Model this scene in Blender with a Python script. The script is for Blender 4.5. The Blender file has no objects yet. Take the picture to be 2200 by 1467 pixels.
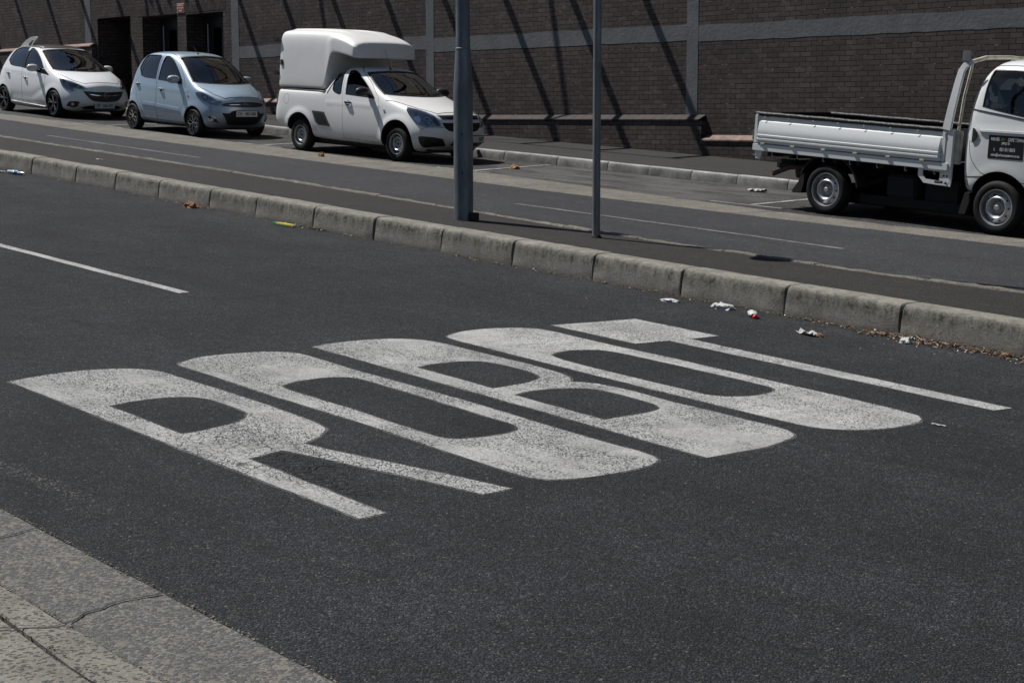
import bpy, bmesh, math, random
from mathutils import Vector, Matrix, Euler, noise
from mathutils.bvhtree import BVHTree
from mathutils.geometry import delaunay_2d_cdt
random.seed(7)
R = math.radians
S = bpy.context.scene
COL = S.collection

# ------------------------------------------------------------------ camera, sky, sun, exposure
CAM_H = 2.1809; PITCH = 0.136916; YAW = 0.830746; SLOPE = 0.0578554
cd = bpy.data.cameras.new('camera'); cam = bpy.data.objects.new('camera', cd); COL.objects.link(cam)
cd.sensor_width = 36.0; cd.lens = 3499.8 / 2200 * 36.0; cd.clip_start = 0.1; cd.clip_end = 2000
cam.location = (0, 0, CAM_H); cam.rotation_euler = (math.pi / 2 - PITCH, 0, YAW)
S.camera = cam
SUN = Vector((1.0, 0.34, -1.72)).normalized()          # the way the light travels
W = bpy.data.worlds.new('World'); S.world = W; W.use_nodes = True
wn = W.node_tree; wn.nodes.clear()
wo = wn.nodes.new('ShaderNodeOutputWorld'); wb = wn.nodes.new('ShaderNodeBackground'); ws = wn.nodes.new('ShaderNodeTexSky')
ws.sky_type = 'NISHITA'; ws.sun_disc = False
ws.sun_elevation = math.asin(-SUN.z); ws.sun_rotation = math.atan2(-SUN.x, -SUN.y)
ws.altitude = 20; ws.air_density = 1.0; ws.dust_density = 0.6
wb.inputs[1].default_value = 0.05
wn.links.new(ws.outputs[0], wb.inputs[0]); wn.links.new(wb.outputs[0], wo.inputs[0])
sl = bpy.data.lights.new('sun', 'SUN'); sl.energy = 4.9; sl.angle = R(0.55); sl.color = (1.0, 0.972, 0.93)
so = bpy.data.objects.new('sun', sl); COL.objects.link(so); so.location = (-30, -15, 40)
so.rotation_euler = SUN.to_track_quat('-Z', 'Y').to_euler()
S.view_settings.view_transform = 'Standard'; S.view_settings.look = 'None'; S.view_settings.gamma = 1
S.view_settings.exposure = 0.06
S.cycles.max_bounces = 8; S.cycles.transparent_max_bounces = 12

# ------------------------------------------------------------------ helpers
def tag(o, label=None, cat=None, group=None, kind=None):
    if label: o['label'] = label
    if cat: o['category'] = cat
    if group: o['group'] = group
    if kind: o['kind'] = kind
    return o

def obj(name, me, mat=None, parent=None):
    o = bpy.data.objects.new(name, me); COL.objects.link(o)
    if mat is not None and len(me.materials) == 0: me.materials.append(mat)
    if parent is not None: o.parent = parent
    return o

def empty(name, loc, rot=(0, 0, 0)):
    o = bpy.data.objects.new(name, None); COL.objects.link(o); o.location = loc; o.rotation_euler = rot
    o.empty_display_size = .2
    return o

def mesh(name, vs, fs, smooth=False):
    me = bpy.data.meshes.new(name); me.from_pydata([tuple(v) for v in vs], [], fs); me.update()
    if smooth:
        me.polygons.foreach_set('use_smooth', [True] * len(me.polygons))
    return me

class MB:
    """collects simple solids into one mesh"""
    def __init__(s): s.v = []; s.f = []; s.m = []
    def add(s, vs, fs, m=0, T=None):
        b = len(s.v)
        s.v += [tuple(T @ Vector(v)) if T is not None else tuple(v) for v in vs]
        s.f += [tuple(i + b for i in f) for f in fs]; s.m += [m] * len(fs); return s
    def box(s, x0, x1, y0, y1, z0, z1, m=0, T=None):
        v = [(x0, y0, z0), (x1, y0, z0), (x1, y1, z0), (x0, y1, z0), (x0, y0, z1), (x1, y0, z1), (x1, y1, z1), (x0, y1, z1)]
        f = [(3, 2, 1, 0), (4, 5, 6, 7), (0, 1, 5, 4), (1, 2, 6, 5), (2, 3, 7, 6), (3, 0, 4, 7)]
        return s.add(v, f, m, T)
    def tube(s, pts, r, n=12, m=0, caps=True, T=None):
        pts = [Vector(p) for p in pts]; rr = r if isinstance(r, (list, tuple)) else [r] * len(pts)
        vs = []; fs = []; up = None
        for i, p in enumerate(pts):
            d = (pts[min(i + 1, len(pts) - 1)] - pts[max(i - 1, 0)]).normalized()
            if up is None:
                up = Vector((0, 0, 1)) if abs(d.z) < .9 else Vector((1, 0, 0))
            a = d.cross(up).normalized(); b = a.cross(d).normalized(); up = b
            for k in range(n):
                t = 2 * math.pi * k / n; vs.append(p + a * math.cos(t) * rr[i] + b * math.sin(t) * rr[i])
        for i in range(len(pts) - 1):
            for k in range(n):
                k2 = (k + 1) % n; fs.append((i * n + k, (i + 1) * n + k, (i + 1) * n + k2, i * n + k2))
        if caps:
            fs.append(tuple(range(n))); fs.append(tuple((len(pts) - 1) * n + k for k in reversed(range(n))))
        return s.add(vs, fs, m, T)
    def lathe(s, prof, n=32, m=0, axis='Y', T=None, closed=False):
        """prof: (r, h); turned about the axis"""
        vs = []; fs = []; L = len(prof)
        for k in range(n):
            t = 2 * math.pi * k / n; c, q = math.cos(t), math.sin(t)
            for r, h in prof:
                vs.append((r * c, h, r * q) if axis == 'Y' else (r * c, r * q, h))
        for k in range(n):
            k2 = (k + 1) % n
            for i in range(L if closed else L - 1):
                j = (i + 1) % L
                fs.append((k * L + i, k * L + j, k2 * L + j, k2 * L + i))
        return s.add(vs, fs, m, T)
    def prism(s, poly, d0, d1, plane='XZ', m=0, T=None):
        """poly in the plane, extruded along the third axis"""
        def P(a, b, d):
            return {'XZ': (a, d, b), 'YZ': (d, a, b), 'XY': (a, b, d)}[plane]
        n = len(poly); vs = [P(a, b, d0) for a, b in poly] + [P(a, b, d1) for a, b in poly]
        fs = [tuple(range(n)), tuple(range(2 * n - 1, n - 1, -1))] + [(i, i + n, (i + 1) % n + n, (i + 1) % n) for i in range(n)]
        return s.add(vs, fs, m, T)
    def mesh(s, name, smooth=False, fix=True):
        me = mesh(name, s.v, s.f, False)
        if any(s.m): me.polygons.foreach_set('material_index', s.m)
        if fix:
            bm = bmesh.new(); bm.from_mesh(me); bmesh.ops.recalc_face_normals(bm, faces=bm.faces); bm.to_mesh(me); bm.free()
        if smooth:
            me.polygons.foreach_set('use_smooth', [True] * len(me.polygons)); me.set_sharp_from_angle(angle=R(38))
        return me
    def build(s, name, mats, parent=None, smooth=False, bevel=0):
        me = s.mesh(name, smooth)
        if bevel:
            bm = bmesh.new(); bm.from_mesh(me)
            bmesh.ops.bevel(bm, geom=[e for e in bm.edges if len(e.link_faces) == 2 and e.calc_face_angle(0) > .5], offset=bevel, segments=2, affect='EDGES', clamp_overlap=True)
            bm.to_mesh(me); bm.free()
            me.polygons.foreach_set('use_smooth', [True] * len(me.polygons)); me.set_sharp_from_angle(angle=R(50))
        mats = mats if isinstance(mats, (list, tuple)) else [mats]
        for x in mats: me.materials.append(x)
        return obj(name, me, None, parent)

def interp(x, P):
    if x <= P[0][0]: return P[0][1]
    for (a, b), (c, d) in zip(P, P[1:]):
        if x <= c: return b + (d - b) * (x - a) / (c - a)
    return P[-1][1]

def catmull(pts, n=4, closed=True, sharp=40):
    """rounds an outline but keeps its sharp corners"""
    N = len(pts); out = []
    V = [Vector(p).to_2d() if len(p) > 2 else Vector(p) for p in pts]
    def ang(i):
        a = V[i] - V[i - 1]; b = V[(i + 1) % N] - V[i]
        return abs(a.angle_signed(b, 0)) if a.length > 1e-6 and b.length > 1e-6 else 0
    sh = [ang(i) > R(sharp) for i in range(N)]
    for i in range(N):
        p0, p1, p2, p3 = V[i - 1], V[i], V[(i + 1) % N], V[(i + 2) % N]
        if sh[i]: p0 = p1 - (p2 - p1)
        if sh[(i + 1) % N]: p3 = p2 + (p2 - p1)
        L = (p2 - p1).length
        k = n if L > .03 else 1
        # damp overshoot where neighbours are of very different length
        m1 = (p2 - p0) * .5; m2 = (p3 - p1) * .5
        if m1.length > L: m1 = m1.normalized() * L
        if m2.length > L: m2 = m2.normalized() * L
        for j in range(k):
            t = j / k; h = 2 * t**3 - 3 * t * t + 1; g = t**3 - 2 * t * t + t; h2 = -2 * t**3 + 3 * t * t; g2 = t**3 - t * t
            out.append(tuple(p1 * h + m1 * g + p2 * h2 + m2 * g2))
    return out

# ------------------------------------------------------------------ materials
def newmat(name):
    m = bpy.data.materials.new(name); m.use_nodes = True; nt = m.node_tree
    b = nt.nodes['Principled BSDF']; return m, nt, b
class NT:
    def __init__(s, nt): s.nt = nt
    def n(s, t, **k):
        x = s.nt.nodes.new(t)
        for a, b in k.items():
            if isinstance(a, str) and a.startswith('i_'):
                key = a[2:]; key = int(key) if key.isdigit() else key
                x.inputs[key].default_value = b
            else: setattr(x, a, b)
        return x
    def l(s, a, b): s.nt.links.new(a, b)
    def pos(s): return s.n('ShaderNodeNewGeometry').outputs['Position']
    def objc(s): return s.n('ShaderNodeTexCoord').outputs['Object']
    def scale(s, v, sc):
        m = s.n('ShaderNodeMapping'); m.inputs['Scale'].default_value = sc; s.l(v, m.inputs['Vector']); return m.outputs[0]
    def noise(s, v, scale, detail=4, rough=.55, w=None):
        x = s.n('ShaderNodeTexNoise'); x.inputs['Scale'].default_value = scale; x.inputs['Detail'].default_value = detail; x.inputs['Roughness'].default_value = rough
        s.l(v, x.inputs['Vector']); return x.outputs['Fac']
    def vor(s, v, scale, feature='F1', out='Color'):
        x = s.n('ShaderNodeTexVoronoi'); x.feature = feature; x.inputs['Scale'].default_value = scale; s.l(v, x.inputs['Vector']); return x.outputs[out]
    def ramp(s, v, stops, interp_='LINEAR'):
        x = s.n('ShaderNodeValToRGB'); e = x.color_ramp; e.interpolation = interp_
        while len(e.elements) > 1: e.elements.remove(e.elements[-1])
        for i, (p, c) in enumerate(stops):
            c = (c, c, c, 1) if isinstance(c, (int, float)) else tuple(c) + ((1,) if len(c) == 3 else ())
            if i == 0: e.elements[0].position = p; e.elements[0].color = c
            else: q = e.elements.new(p); q.color = c
        s.l(v, x.inputs[0]); return x.outputs[0]
    def mix(s, f, a, b, mode='MIX'):
        x = s.n('ShaderNodeMixRGB'); x.blend_type = mode
        for k, v in ((0, f), (1, a), (2, b)):
            if hasattr(v, 'links'): s.l(v, x.inputs[k])
            elif k == 0: x.inputs[0].default_value = v
            else: x.inputs[k].default_value = tuple(v) + ((1,) if len(v) == 3 else ()) if not isinstance(v, (int, float)) else (v, v, v, 1)
        return x.outputs[0]
    def math(s, op, a, b=0.0, clamp=False):
        x = s.n('ShaderNodeMath'); x.operation = op; x.use_clamp = clamp
        for k, v in ((0, a), (1, b)):
            if hasattr(v, 'links'): s.l(v, x.inputs[k])
            else: x.inputs[k].default_value = v
        return x.outputs[0]
    def sep(s, v):
        x = s.n('ShaderNodeSeparateXYZ'); s.l(v, x.inputs[0]); return x.outputs
    def bump(s, h, st, dist, prev=None):
        x = s.n('ShaderNodeBump'); x.inputs['Strength'].default_value = st; x.inputs['Distance'].default_value = dist; s.l(h, x.inputs['Height'])
        if prev is not None: s.l(prev, x.inputs['Normal'])
        return x.outputs[0]

def flat(name, col, rough=.6, metal=0, coat=0, spec=.5):
    m, nt, b = newmat(name); b.inputs['Base Color'].default_value = tuple(col) + (1,); b.inputs['Roughness'].default_value = rough
    b.inputs['Metallic'].default_value = metal; b.inputs['Coat Weight'].default_value = coat; b.inputs['Specular IOR Level'].default_value = spec
    return m

def mottled(name, c1, c2, scale, rough=.6, metal=0, bump=0, coat=0, stretch=(1, 1, 1), lo=.35, hi=.65, detail=6, spec=.5):
    m, nt, b = newmat(name); T = NT(nt); v = T.scale(T.objc(), stretch)
    f = T.noise(v, scale, detail, .6); T.l(T.ramp(f, [(lo, c1), (hi, c2)]), b.inputs['Base Color'])
    b.inputs['Roughness'].default_value = rough; b.inputs['Metallic'].default_value = metal; b.inputs['Coat Weight'].default_value = coat
    b.inputs['Specular IOR Level'].default_value = spec
    if bump:
        T.l(T.bump(T.noise(v, scale * 6, 4), bump, .01), b.inputs['Normal'])
    return m

def asphalt(name, dark, light, scale=85, big=.25, strips=False, cracks=False, bumpd=.006, tint=(1, 1, 1), spark=.16, stk=.09):
    m, nt, b = newmat(name); T = NT(nt); p = T.pos()
    warp = T.noise(p, 30, 2)
    cell = T.vor(p, scale); cs = T.sep(cell)
    d = T.vor(p, scale, 'F1', 'Distance'); fine = T.noise(p, 340, 3, .7)
    edge = T.ramp(d, [(0.0, 1.0), (.75, .25)])
    stone = T.ramp(cs[0], [(0, dark), (.55, [(a + c) / 2 for a, c in zip(dark, light)]), (.90, light), (.97, [spark * t for t in (1, 1.0, 1.02)]), (1, [spark * 1.5, spark * 1.4, spark * 1.25])])
    col = T.mix(T.math('MULTIPLY', edge, 1.0), [q * .35 for q in dark], stone)
    n1 = T.noise(p, .9, 5, .6); n2 = T.noise(p, 7, 4, .6)
    wear = T.ramp(n1, [(.3, 1 - big), (.7, 1 + big)]); col = T.mix(1.0, col, wear, 'MULTIPLY')
    col = T.mix(1.0, col, T.ramp(fine, [(.25, .62), (.5, 1.0), (.8, 1.55)]), 'MULTIPLY'); wear2 = T.ramp(n2, [(.3, .82), (.7, 1.18)]); col = T.mix(1.0, col, wear2, 'MULTIPLY')
    streak = T.noise(T.scale(p, (.25, 3.0, 1)), 1.4, 4, .6)
    col = T.mix(1.0, col, T.ramp(streak, [(.35, 1 - stk), (.7, 1 + stk * 1.3)]), 'MULTIPLY')
    h = T.math('ADD', T.math('MULTIPLY', edge, .8), T.math('MULTIPLY', cs[1], .8))
    if name == 'asphalt_bay':   # dry dust trodden over the empty bays
        y = T.sep(p); dz_ = T.math('SUBTRACT', 1.0, T.math('MULTIPLY', T.math('ABSOLUTE', T.math('ADD', y[0], 17.6)), .26), True)
        dn = T.ramp(T.noise(T.scale(p, (.55, 2.4, 1)), 1.5, 6, .7), [(.36, 0), (.60, 1)])
        col = T.mix(T.math('MULTIPLY', T.math('MULTIPLY', dn, T.math('MULTIPLY', dz_, 2.2, True)), .6), col, (.135, .130, .122))
    if strips:   # scraped chalky flecks near the gutter
        y = T.sep(p)
        band = T.math('MULTIPLY', T.ramp(y[1], [(.0, 0), (.5, 0), (1, 0)]), 1)
        yy = T.math('SUBTRACT', y[1], 3.55); yy = T.math('ADD', yy, T.math('MULTIPLY', T.math('ADD', y[0], 7.3), -.04)); g = T.math('SUBTRACT', 1.0, T.math('MULTIPLY', T.math('ABSOLUTE', yy), 2.9), True)
        xx = T.math('ADD', y[0], 7.3); g2 = T.math('SUBTRACT', 1.0, T.math('MULTIPLY', T.math('ABSOLUTE', xx), .34), True)
        sc = T.noise(T.scale(p, (7, 16, 1)), 2.6, 6, .75)
        msk = T.ramp(T.math('MULTIPLY', sc, T.math('MULTIPLY', g, g2)), [(.39, 0), (.49, .9)])
        msk = T.math('MULTIPLY', msk, T.ramp(cs[2], [(.72, 0), (.78, 1)]))
        col = T.mix(msk, col, (.19, .182, .165))
        # pale worn zone beside the raised kerb
        w = T.math('MULTIPLY', T.math('SUBTRACT', y[1], 9.2), .55, True)
        col = T.mix(T.math('MULTIPLY', w, .45), col, T.mix(1.0, col, (1.75, 1.72, 1.66), 'MULTIPLY'))
        trk = T.math('SINE', T.math('MULTIPLY', y[1], 3.7)); col = T.mix(1.0, col, T.ramp(trk, [(0, .95), (1, 1.06)]), 'MULTIPLY')
        # old oily spots
        oil = T.ramp(T.noise(T.scale(p, (.7, 1.5, 1)), 2.6, 4, .6), [(.27, .62), (.36, 1.0)]); col = T.mix(1.0, col, oil, 'MULTIPLY')
    if cracks:
        tn = T.n('ShaderNodeTexNoise', i_Scale=5.0); T.l(p, tn.inputs['Vector']); pw = T.mix(.05, p, tn.outputs['Color'])
        ce = T.vor(pw, 17, 'DISTANCE_TO_EDGE', 'Distance')
        y = T.sep(p)
        gx = T.math('SUBTRACT', 1.0, T.math('MULTIPLY', T.math('ABSOLUTE', T.math('ADD', y[0], 6.75)), .9), True)
        gy = T.math('SUBTRACT', 1.0, T.math('MULTIPLY', T.math('ABSOLUTE', T.math('SUBTRACT', y[1], 4.72)), 2.8), True)
        ck = T.math('MULTIPLY', T.ramp(ce, [(.0, 1), (.06, 0)]), T.ramp(T.math('MULTIPLY', T.math('MULTIPLY', gx, gy), T.noise(p, 6, 3)), [(.16, 0), (.28, 1)]))
        col = T.mix(ck, col, (.006, .006, .006)); h = T.math('SUBTRACT', h, T.math('MULTIPLY', ck, 2.0))
    if name == 'asphalt_near':
        c3 = T.sep(T.vor(p, 42)); d3 = T.vor(p, 42, 'F1', 'Distance')
        big_st = T.math('MULTIPLY', T.ramp(c3[0], [(.955, 0), (.96, 1)]), T.ramp(T.math('ADD', d3, T.math('MULTIPLY', T.noise(p, 120, 2), .25)), [(.38, 1), (.46, 0)]))
        col = T.mix(big_st, col, T.mix(c3[1], (.075, .078, .085), (.16, .145, .12)))
        gapn = T.ramp(T.noise(T.scale(p, (1, 1.3, 1)), 48, 4, .7), [(.30, .35), (.42, 1)]); col = T.mix(1.0, col, gapn, 'MULTIPLY')
        blot = T.ramp(T.noise(T.scale(p, (.8, 2.2, 1)), 4.5, 4, .6), [(.30, .74), (.42, 1)]); col = T.mix(1.0, col, blot, 'MULTIPLY')
    col = T.mix(1.0, col, tint, 'MULTIPLY')
    T.l(col, b.inputs['Base Color']); b.inputs['Roughness'].default_value = .85; b.inputs['Specular IOR Level'].default_value = .35
    h2 = T.noise(p, 260, 2); h = T.math('ADD', h, T.math('MULTIPLY', h2, .5))
    T.l(T.bump(h, .9, bumpd), b.inputs['Normal'])
    return m

def paint(name, base=.46, wear=.5, warm=(1, .985, .95), cracks=False, dirt=.8):
    m, nt, b = newmat(name); T = NT(nt); p = T.pos()
    pd = T.scale(p, (.8, 1.2, 1)); cell = T.sep(T.vor(pd, 145)); d = T.vor(pd, 145, 'F1', 'Distance')
    big = T.noise(p, 2.2, 5, .6); fine = T.noise(p, 60, 3, .7)
    cover = T.noise(T.scale(p, (.9, 2.0, 1)), 1.6, 5, .65)          # where fresh paint was rolled over the old
    fresh = T.ramp(cover, [(.48, 0), (.60, .8)])
    pit = T.math('MULTIPLY', T.ramp(cell[0], [(1 - wear * .62, 0), (1 - wear * .62 + .05, 1)]), T.ramp(d, [(.12, 1), (.7, 1)]))
    pit = T.math('MULTIPLY', pit, T.math('SUBTRACT', 1.0, T.math('MULTIPLY', fresh, .78)))
    tone = T.ramp(big, [(.3, base * dirt), (.68, base * 1.12)])
    tone = T.mix(1.0, tone, T.ramp(fine, [(.3, .88), (.7, 1.1)]), 'MULTIPLY')
    smear = T.ramp(T.noise(T.scale(p, (1.5, .5, 1)), 3.0, 4, .7), [(.38, .84), (.62, 1.06)])
    tone = T.mix(1.0, tone, smear, 'MULTIPLY')
    col = T.mix(1.0, tone, warm, 'MULTIPLY')
    col = T.mix(pit, col, (.040, .040, .043))
    h = T.math('SUBTRACT', T.math('MULTIPLY', cell[1], .5), pit)
    if cracks:
        tn = T.n('ShaderNodeTexNoise', i_Scale=5.0); T.l(p, tn.inputs['Vector']); pw = T.mix(.05, p, tn.outputs['Color'])
        ce = T.vor(pw, 17, 'DISTANCE_TO_EDGE', 'Distance'); y = T.sep(p)
        gx = T.math('SUBTRACT', 1.0, T.math('MULTIPLY', T.math('ABSOLUTE', T.math('ADD', y[0], 7.3)), .36), True)
        ck = T.math('MULTIPLY', T.ramp(ce, [(.0, .9), (.055, 0)]), T.ramp(T.math('MULTIPLY', gx, T.noise(p, 4, 4, .7)), [(.33, 0), (.42, 1)]))
        gy = T.math('SUBTRACT', 1.0, T.math('MULTIPLY', T.math('ABSOLUTE', T.math('SUBTRACT', y[1], 4.6)), 2.1), True)
        ck = T.math('MULTIPLY', ck, T.math('GREATER_THAN', gy, .12))
        col = T.mix(ck, col, (.02, .02, .02)); h = T.math('SUBTRACT', h, T.math('MULTIPLY', ck, 2.0))
    T.l(col, b.inputs['Base Color']); b.inputs['Roughness'].default_value = .8; b.inputs['Specular IOR Level'].default_value = .3
    T.l(T.bump(h, .7, .004), b.inputs['Normal'])
    return m

def concrete(name, c1, c2, agg=(.10, .11, .13), aggr=.5, scale=55, grime=None):
    m, nt, b = newmat(name); T = NT(nt); p = T.pos()
    col = T.ramp(T.noise(p, 3.0, 6, .65), [(.3, c1), (.7, c2)])
    col = T.mix(1.0, col, T.ramp(T.noise(p, 45, 4, .7), [(.3, .72), (.7, 1.22)]), 'MULTIPLY')
    ps = T.scale(p, (1.25, .8, 1)); cell = T.sep(T.vor(ps, scale)); d = T.vor(ps, scale, 'F1', 'Distance')
    st = T.math('MULTIPLY', T.ramp(cell[0], [(1 - aggr, 0), (1 - aggr + .03, 1)]), T.ramp(T.math('ADD', d, T.math('MULTIPLY', T.math('SUBTRACT', T.noise(p, 150, 2), .5), .35)), [(.50, 1), (.62, 0)]))
    cell2 = T.sep(T.vor(ps, scale * 2.3)); d2 = T.vor(ps, scale * 2.3, 'F1', 'Distance')
    st_2 = T.math('MULTIPLY', T.ramp(cell2[0], [(1 - aggr * .7, 0), (1 - aggr * .7 + .03, 1)]), T.ramp(d2, [(.45, 1), (.6, 0)])); col = T.mix(T.math('MULTIPLY', st_2, .8), col, T.mix(cell2[1], agg, (.30, .28, .24)))
    acol = T.mix(cell[1], agg, [a * 2.1 for a in agg])
    col = T.mix(T.math('MULTIPLY', st, .8), col, acol)
    h = T.math('ADD', T.math('MULTIPLY', T.noise(p, 120, 3), .6), T.math('MULTIPLY', st, .35))
    if grime:
        z = T.sep(T.objc())
        # dark lichen band below the rounded top edge, streaked downward
        lev = T.math('SUBTRACT', 1.0, T.math('MULTIPLY', T.math('ABSOLUTE', T.math('SUBTRACT', z[2], .185)), 9.0), True)
        st2 = T.noise(T.scale(T.objc(), (9, 9, 2.2)), 1.3, 5, .7)
        spots = T.noise(T.objc(), 26, 5, .75)
        g = T.math('MULTIPLY', T.math('MULTIPLY', T.ramp(st2, [(.3, 0), (.62, 1)]), T.ramp(spots, [(.35, .25), (.6, 1)])), T.math('ADD', T.math('MULTIPLY', lev, .95), .12), True)
        col = T.mix(T.math('MULTIPLY', g, grime), col, (.045, .045, .032))
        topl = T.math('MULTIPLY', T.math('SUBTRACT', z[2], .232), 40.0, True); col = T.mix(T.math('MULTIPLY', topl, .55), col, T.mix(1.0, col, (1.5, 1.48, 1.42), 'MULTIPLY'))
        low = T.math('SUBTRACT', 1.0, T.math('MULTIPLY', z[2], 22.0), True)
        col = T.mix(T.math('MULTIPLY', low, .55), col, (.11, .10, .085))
        blot = T.ramp(T.noise(T.objc(), 4.5, 6, .75), [(.66, 0), (.7, 1)]); col = T.mix(T.math('MULTIPLY', blot, .5), col, (.07, .068, .055))
    T.l(col, b.inputs['Base Color']); b.inputs['Roughness'].default_value = .9; b.inputs['Specular IOR Level'].default_value = .25
    T.l(T.bump(h, .95, .010), b.inputs['Normal'])
    return m

def brick(name, w=.232, hgt=.086, soldier=False, c1=(.057, .044, .041), c2=(.090, .067, .062), z0=0.0, x0=0.0):
    m, nt, b = newmat(name); T = NT(nt); p = T.sep(T.pos())
    c = T.n('ShaderNodeCombineXYZ'); xx = T.math('ADD', p[0], p[1]) ; xx = T.math('ADD', xx, x0); zz = T.math('ADD', p[2], z0)
    jx = T.noise(T.pos(), 1.1, 2); zz = T.math('ADD', zz, T.math('MULTIPLY', T.math('SUBTRACT', jx, .5), .012))
    if soldier: T.l(zz, c.inputs[0]); T.l(xx, c.inputs[1])
    else: T.l(xx, c.inputs[0]); T.l(zz, c.inputs[1])
    t = T.n('ShaderNodeTexBrick'); T.l(c.outputs[0], t.inputs['Vector'])
    t.inputs['Scale'].default_value = 1; t.inputs['Brick Width'].default_value = w; t.inputs['Row Height'].default_value = hgt
    t.inputs['Mortar Size'].default_value = .0075; t.inputs['Mortar Smooth'].default_value = .25; t.inputs['Bias'].default_value = -.15
    t.inputs['Color1'].default_value = (0, 0, 0, 1); t.inputs['Color2'].default_value = (1, 1, 1, 1); t.inputs['Mortar'].default_value = (.3, .3, .3, 1)
    t.offset = .5
    fac = t.outputs['Fac']
    var = T.sep(t.outputs['Color'])[0]
    base = T.ramp(var, [(0, c1), (.5, [(a + q) / 2 for a, q in zip(c1, c2)]), (.86, c2), (.95, [a * 1.25 for a in c2]), (1, (.125, .088, .075))])
    grain = T.noise(T.scale(T.pos(), (1, 1, 3)), 55, 4, .7); base = T.mix(1.0, base, T.ramp(grain, [(.25, .7), (.75, 1.3)]), 'MULTIPLY')
    weather = T.noise(T.pos(), .55, 5, .65); base = T.mix(1.0, base, T.ramp(weather, [(.3, .72), (.7, 1.3)]), 'MULTIPLY'); run = T.noise(T.scale(T.pos(), (3.2, 3.2, .25)), 1.0, 4, .65); base = T.mix(1.0, base, T.ramp(run, [(.3, .8), (.7, 1.2)]), 'MULTIPLY')
    mo = T.ramp(T.noise(T.pos(), 9, 5, .75), [(.42, (.006, .0055, .005)), (.56, (.012, .011, .010)), (.62, (.13, .122, .112)), (.72, (.30, .285, .26))])  # near-black mortar stands for shade in raked joints, pale flecks for sunlit edges
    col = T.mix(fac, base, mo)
    T.l(col, b.inputs['Base Color']); b.inputs['Roughness'].default_value = .75; b.inputs['Specular IOR Level'].default_value = .3
    h = T.math('ADD', T.math('MULTIPLY', T.math('SUBTRACT', 1.0, fac), 1.0), T.math('MULTIPLY', grain, .18))
    T.l(T.bump(h, 1.0, .012), b.inputs['Normal'])
    return m

def carpaint(name, col, metal=0.0, rough=.42, dust=.12, flake=0):
    m, nt, b = newmat(name); T = NT(nt); o = T.objc()
    z = T.sep(o)
    low = T.math('SUBTRACT', 1.0, T.math('MULTIPLY', T.math('SUBTRACT', z[2], .22), 2.4), True)
    n = T.noise(T.scale(o, (2, 2, 5)), 3.2, 6, .7)
    d = T.math('ADD', T.math('MULTIPLY', T.math('MULTIPLY', low, low), T.ramp(n, [(.3, .15), (.7, .75)])), T.math('MULTIPLY', n, dust), True)
    spk = T.ramp(T.noise(o, 70, 2, .8), [(.7, 0), (.76, .5)]); d = T.math('ADD', d, T.math('MULTIPLY', spk, dust), True)
    c = T.mix(T.math('MULTIPLY', d, .75), col, (.20, .17, .13))
    T.l(c, b.inputs['Base Color']); b.inputs['Metallic'].default_value = metal
    T.l(T.math('ADD', T.math('MULTIPLY', d, .4), rough), b.inputs['Roughness'])
    b.inputs['Coat Weight'].default_value = .75; T.l(T.math('ADD', T.math('MULTIPLY', n, .12), .03), b.inputs['Coat Roughness'])
    return m

def glass(name, tint=(.30, .34, .33), refl=1.0):
    m = bpy.data.materials.new(name); m.use_nodes = True; nt = m.node_tree; nt.nodes.clear(); T = NT(nt)
    o = T.n('ShaderNodeOutputMaterial'); mx = T.n('ShaderNodeMixShader'); tr = T.n('ShaderNodeBsdfTransparent'); gl = T.n('ShaderNodeBsdfGlossy')
    fr = T.n('ShaderNodeFresnel'); fr.inputs[0].default_value = 1.52
    tr.inputs[0].default_value = tuple(tint) + (1,); gl.inputs['Roughness'].default_value = .015; gl.inputs[0].default_value = (1, 1, 1, 1)
    n = T.noise(T.objc(), 2.0, 2); T.l(T.bump(n, .25, .02), gl.inputs['Normal'])
    T.l(T.math('MULTIPLY', fr.outputs[0], 1.5 * refl, True), mx.inputs[0]); T.l(tr.outputs[0], mx.inputs[1]); T.l(gl.outputs[0], mx.inputs[2]); T.l(mx.outputs[0], o.inputs[0])
    return m

M = {}
M['asphalt'] = asphalt('asphalt_near', (.0080, .0087, .0103), (.074, .0785, .088), scale=108, strips=True, cracks=True, spark=.12, bumpd=.016, big=.32)
M['asphalt_far'] = asphalt('asphalt_far', (.031, .0325, .036), (.062, .0645, .071), scale=90, big=.14)
M['asphalt_bay'] = asphalt('asphalt_bay', (.026, .0255, .025), (.094, .092, .089), scale=70, big=.5, spark=.25, stk=.38)
M['tar'] = asphalt('median_tar', (.023, .0200, .0178), (.042, .0370, .033), scale=130, big=.16, spark=.12, bumpd=.004)
M['pave'] = asphalt('pavement_tar', (.035, .0335, .032), (.056, .054, .052), scale=160, big=.14, spark=.14, bumpd=.003)
M['kerb'] = concrete('kerb_concrete', (.175, .164, .140), (.285, .270, .235), aggr=.2, scale=60, grime=1.15)
M['kerb_pale'] = concrete('kerb_pale_concrete', (.085, .083, .08), (.27, .265, .25), aggr=.15, scale=60)
M['kerb_white'] = concrete('kerb_white_top', (.26, .26, .25), (.50, .50, .49), aggr=.12, scale=60)
M['gutter'] = concrete('gutter_concrete', (.115, .108, .096), (.19, .179, .156), agg=(.046, .048, .052), aggr=.80, scale=66)
M['apron'] = concrete('apron_concrete', (.150, .142, .122), (.25, .237, .205), agg=(.030, .031, .034), aggr=.34, scale=66)
M['channel'] = concrete('channel_concrete', (.125, .117, .10), (.225, .21, .18), agg=(.07, .068, .062), aggr=.45, scale=60)
M['letter'] = paint('letter_paint', .385, .62, warm=(1, .995, .97), cracks=True)
M['letter_new'] = paint('letter_paint_fresh', .415, .46, warm=(1, .995, .97))
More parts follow.
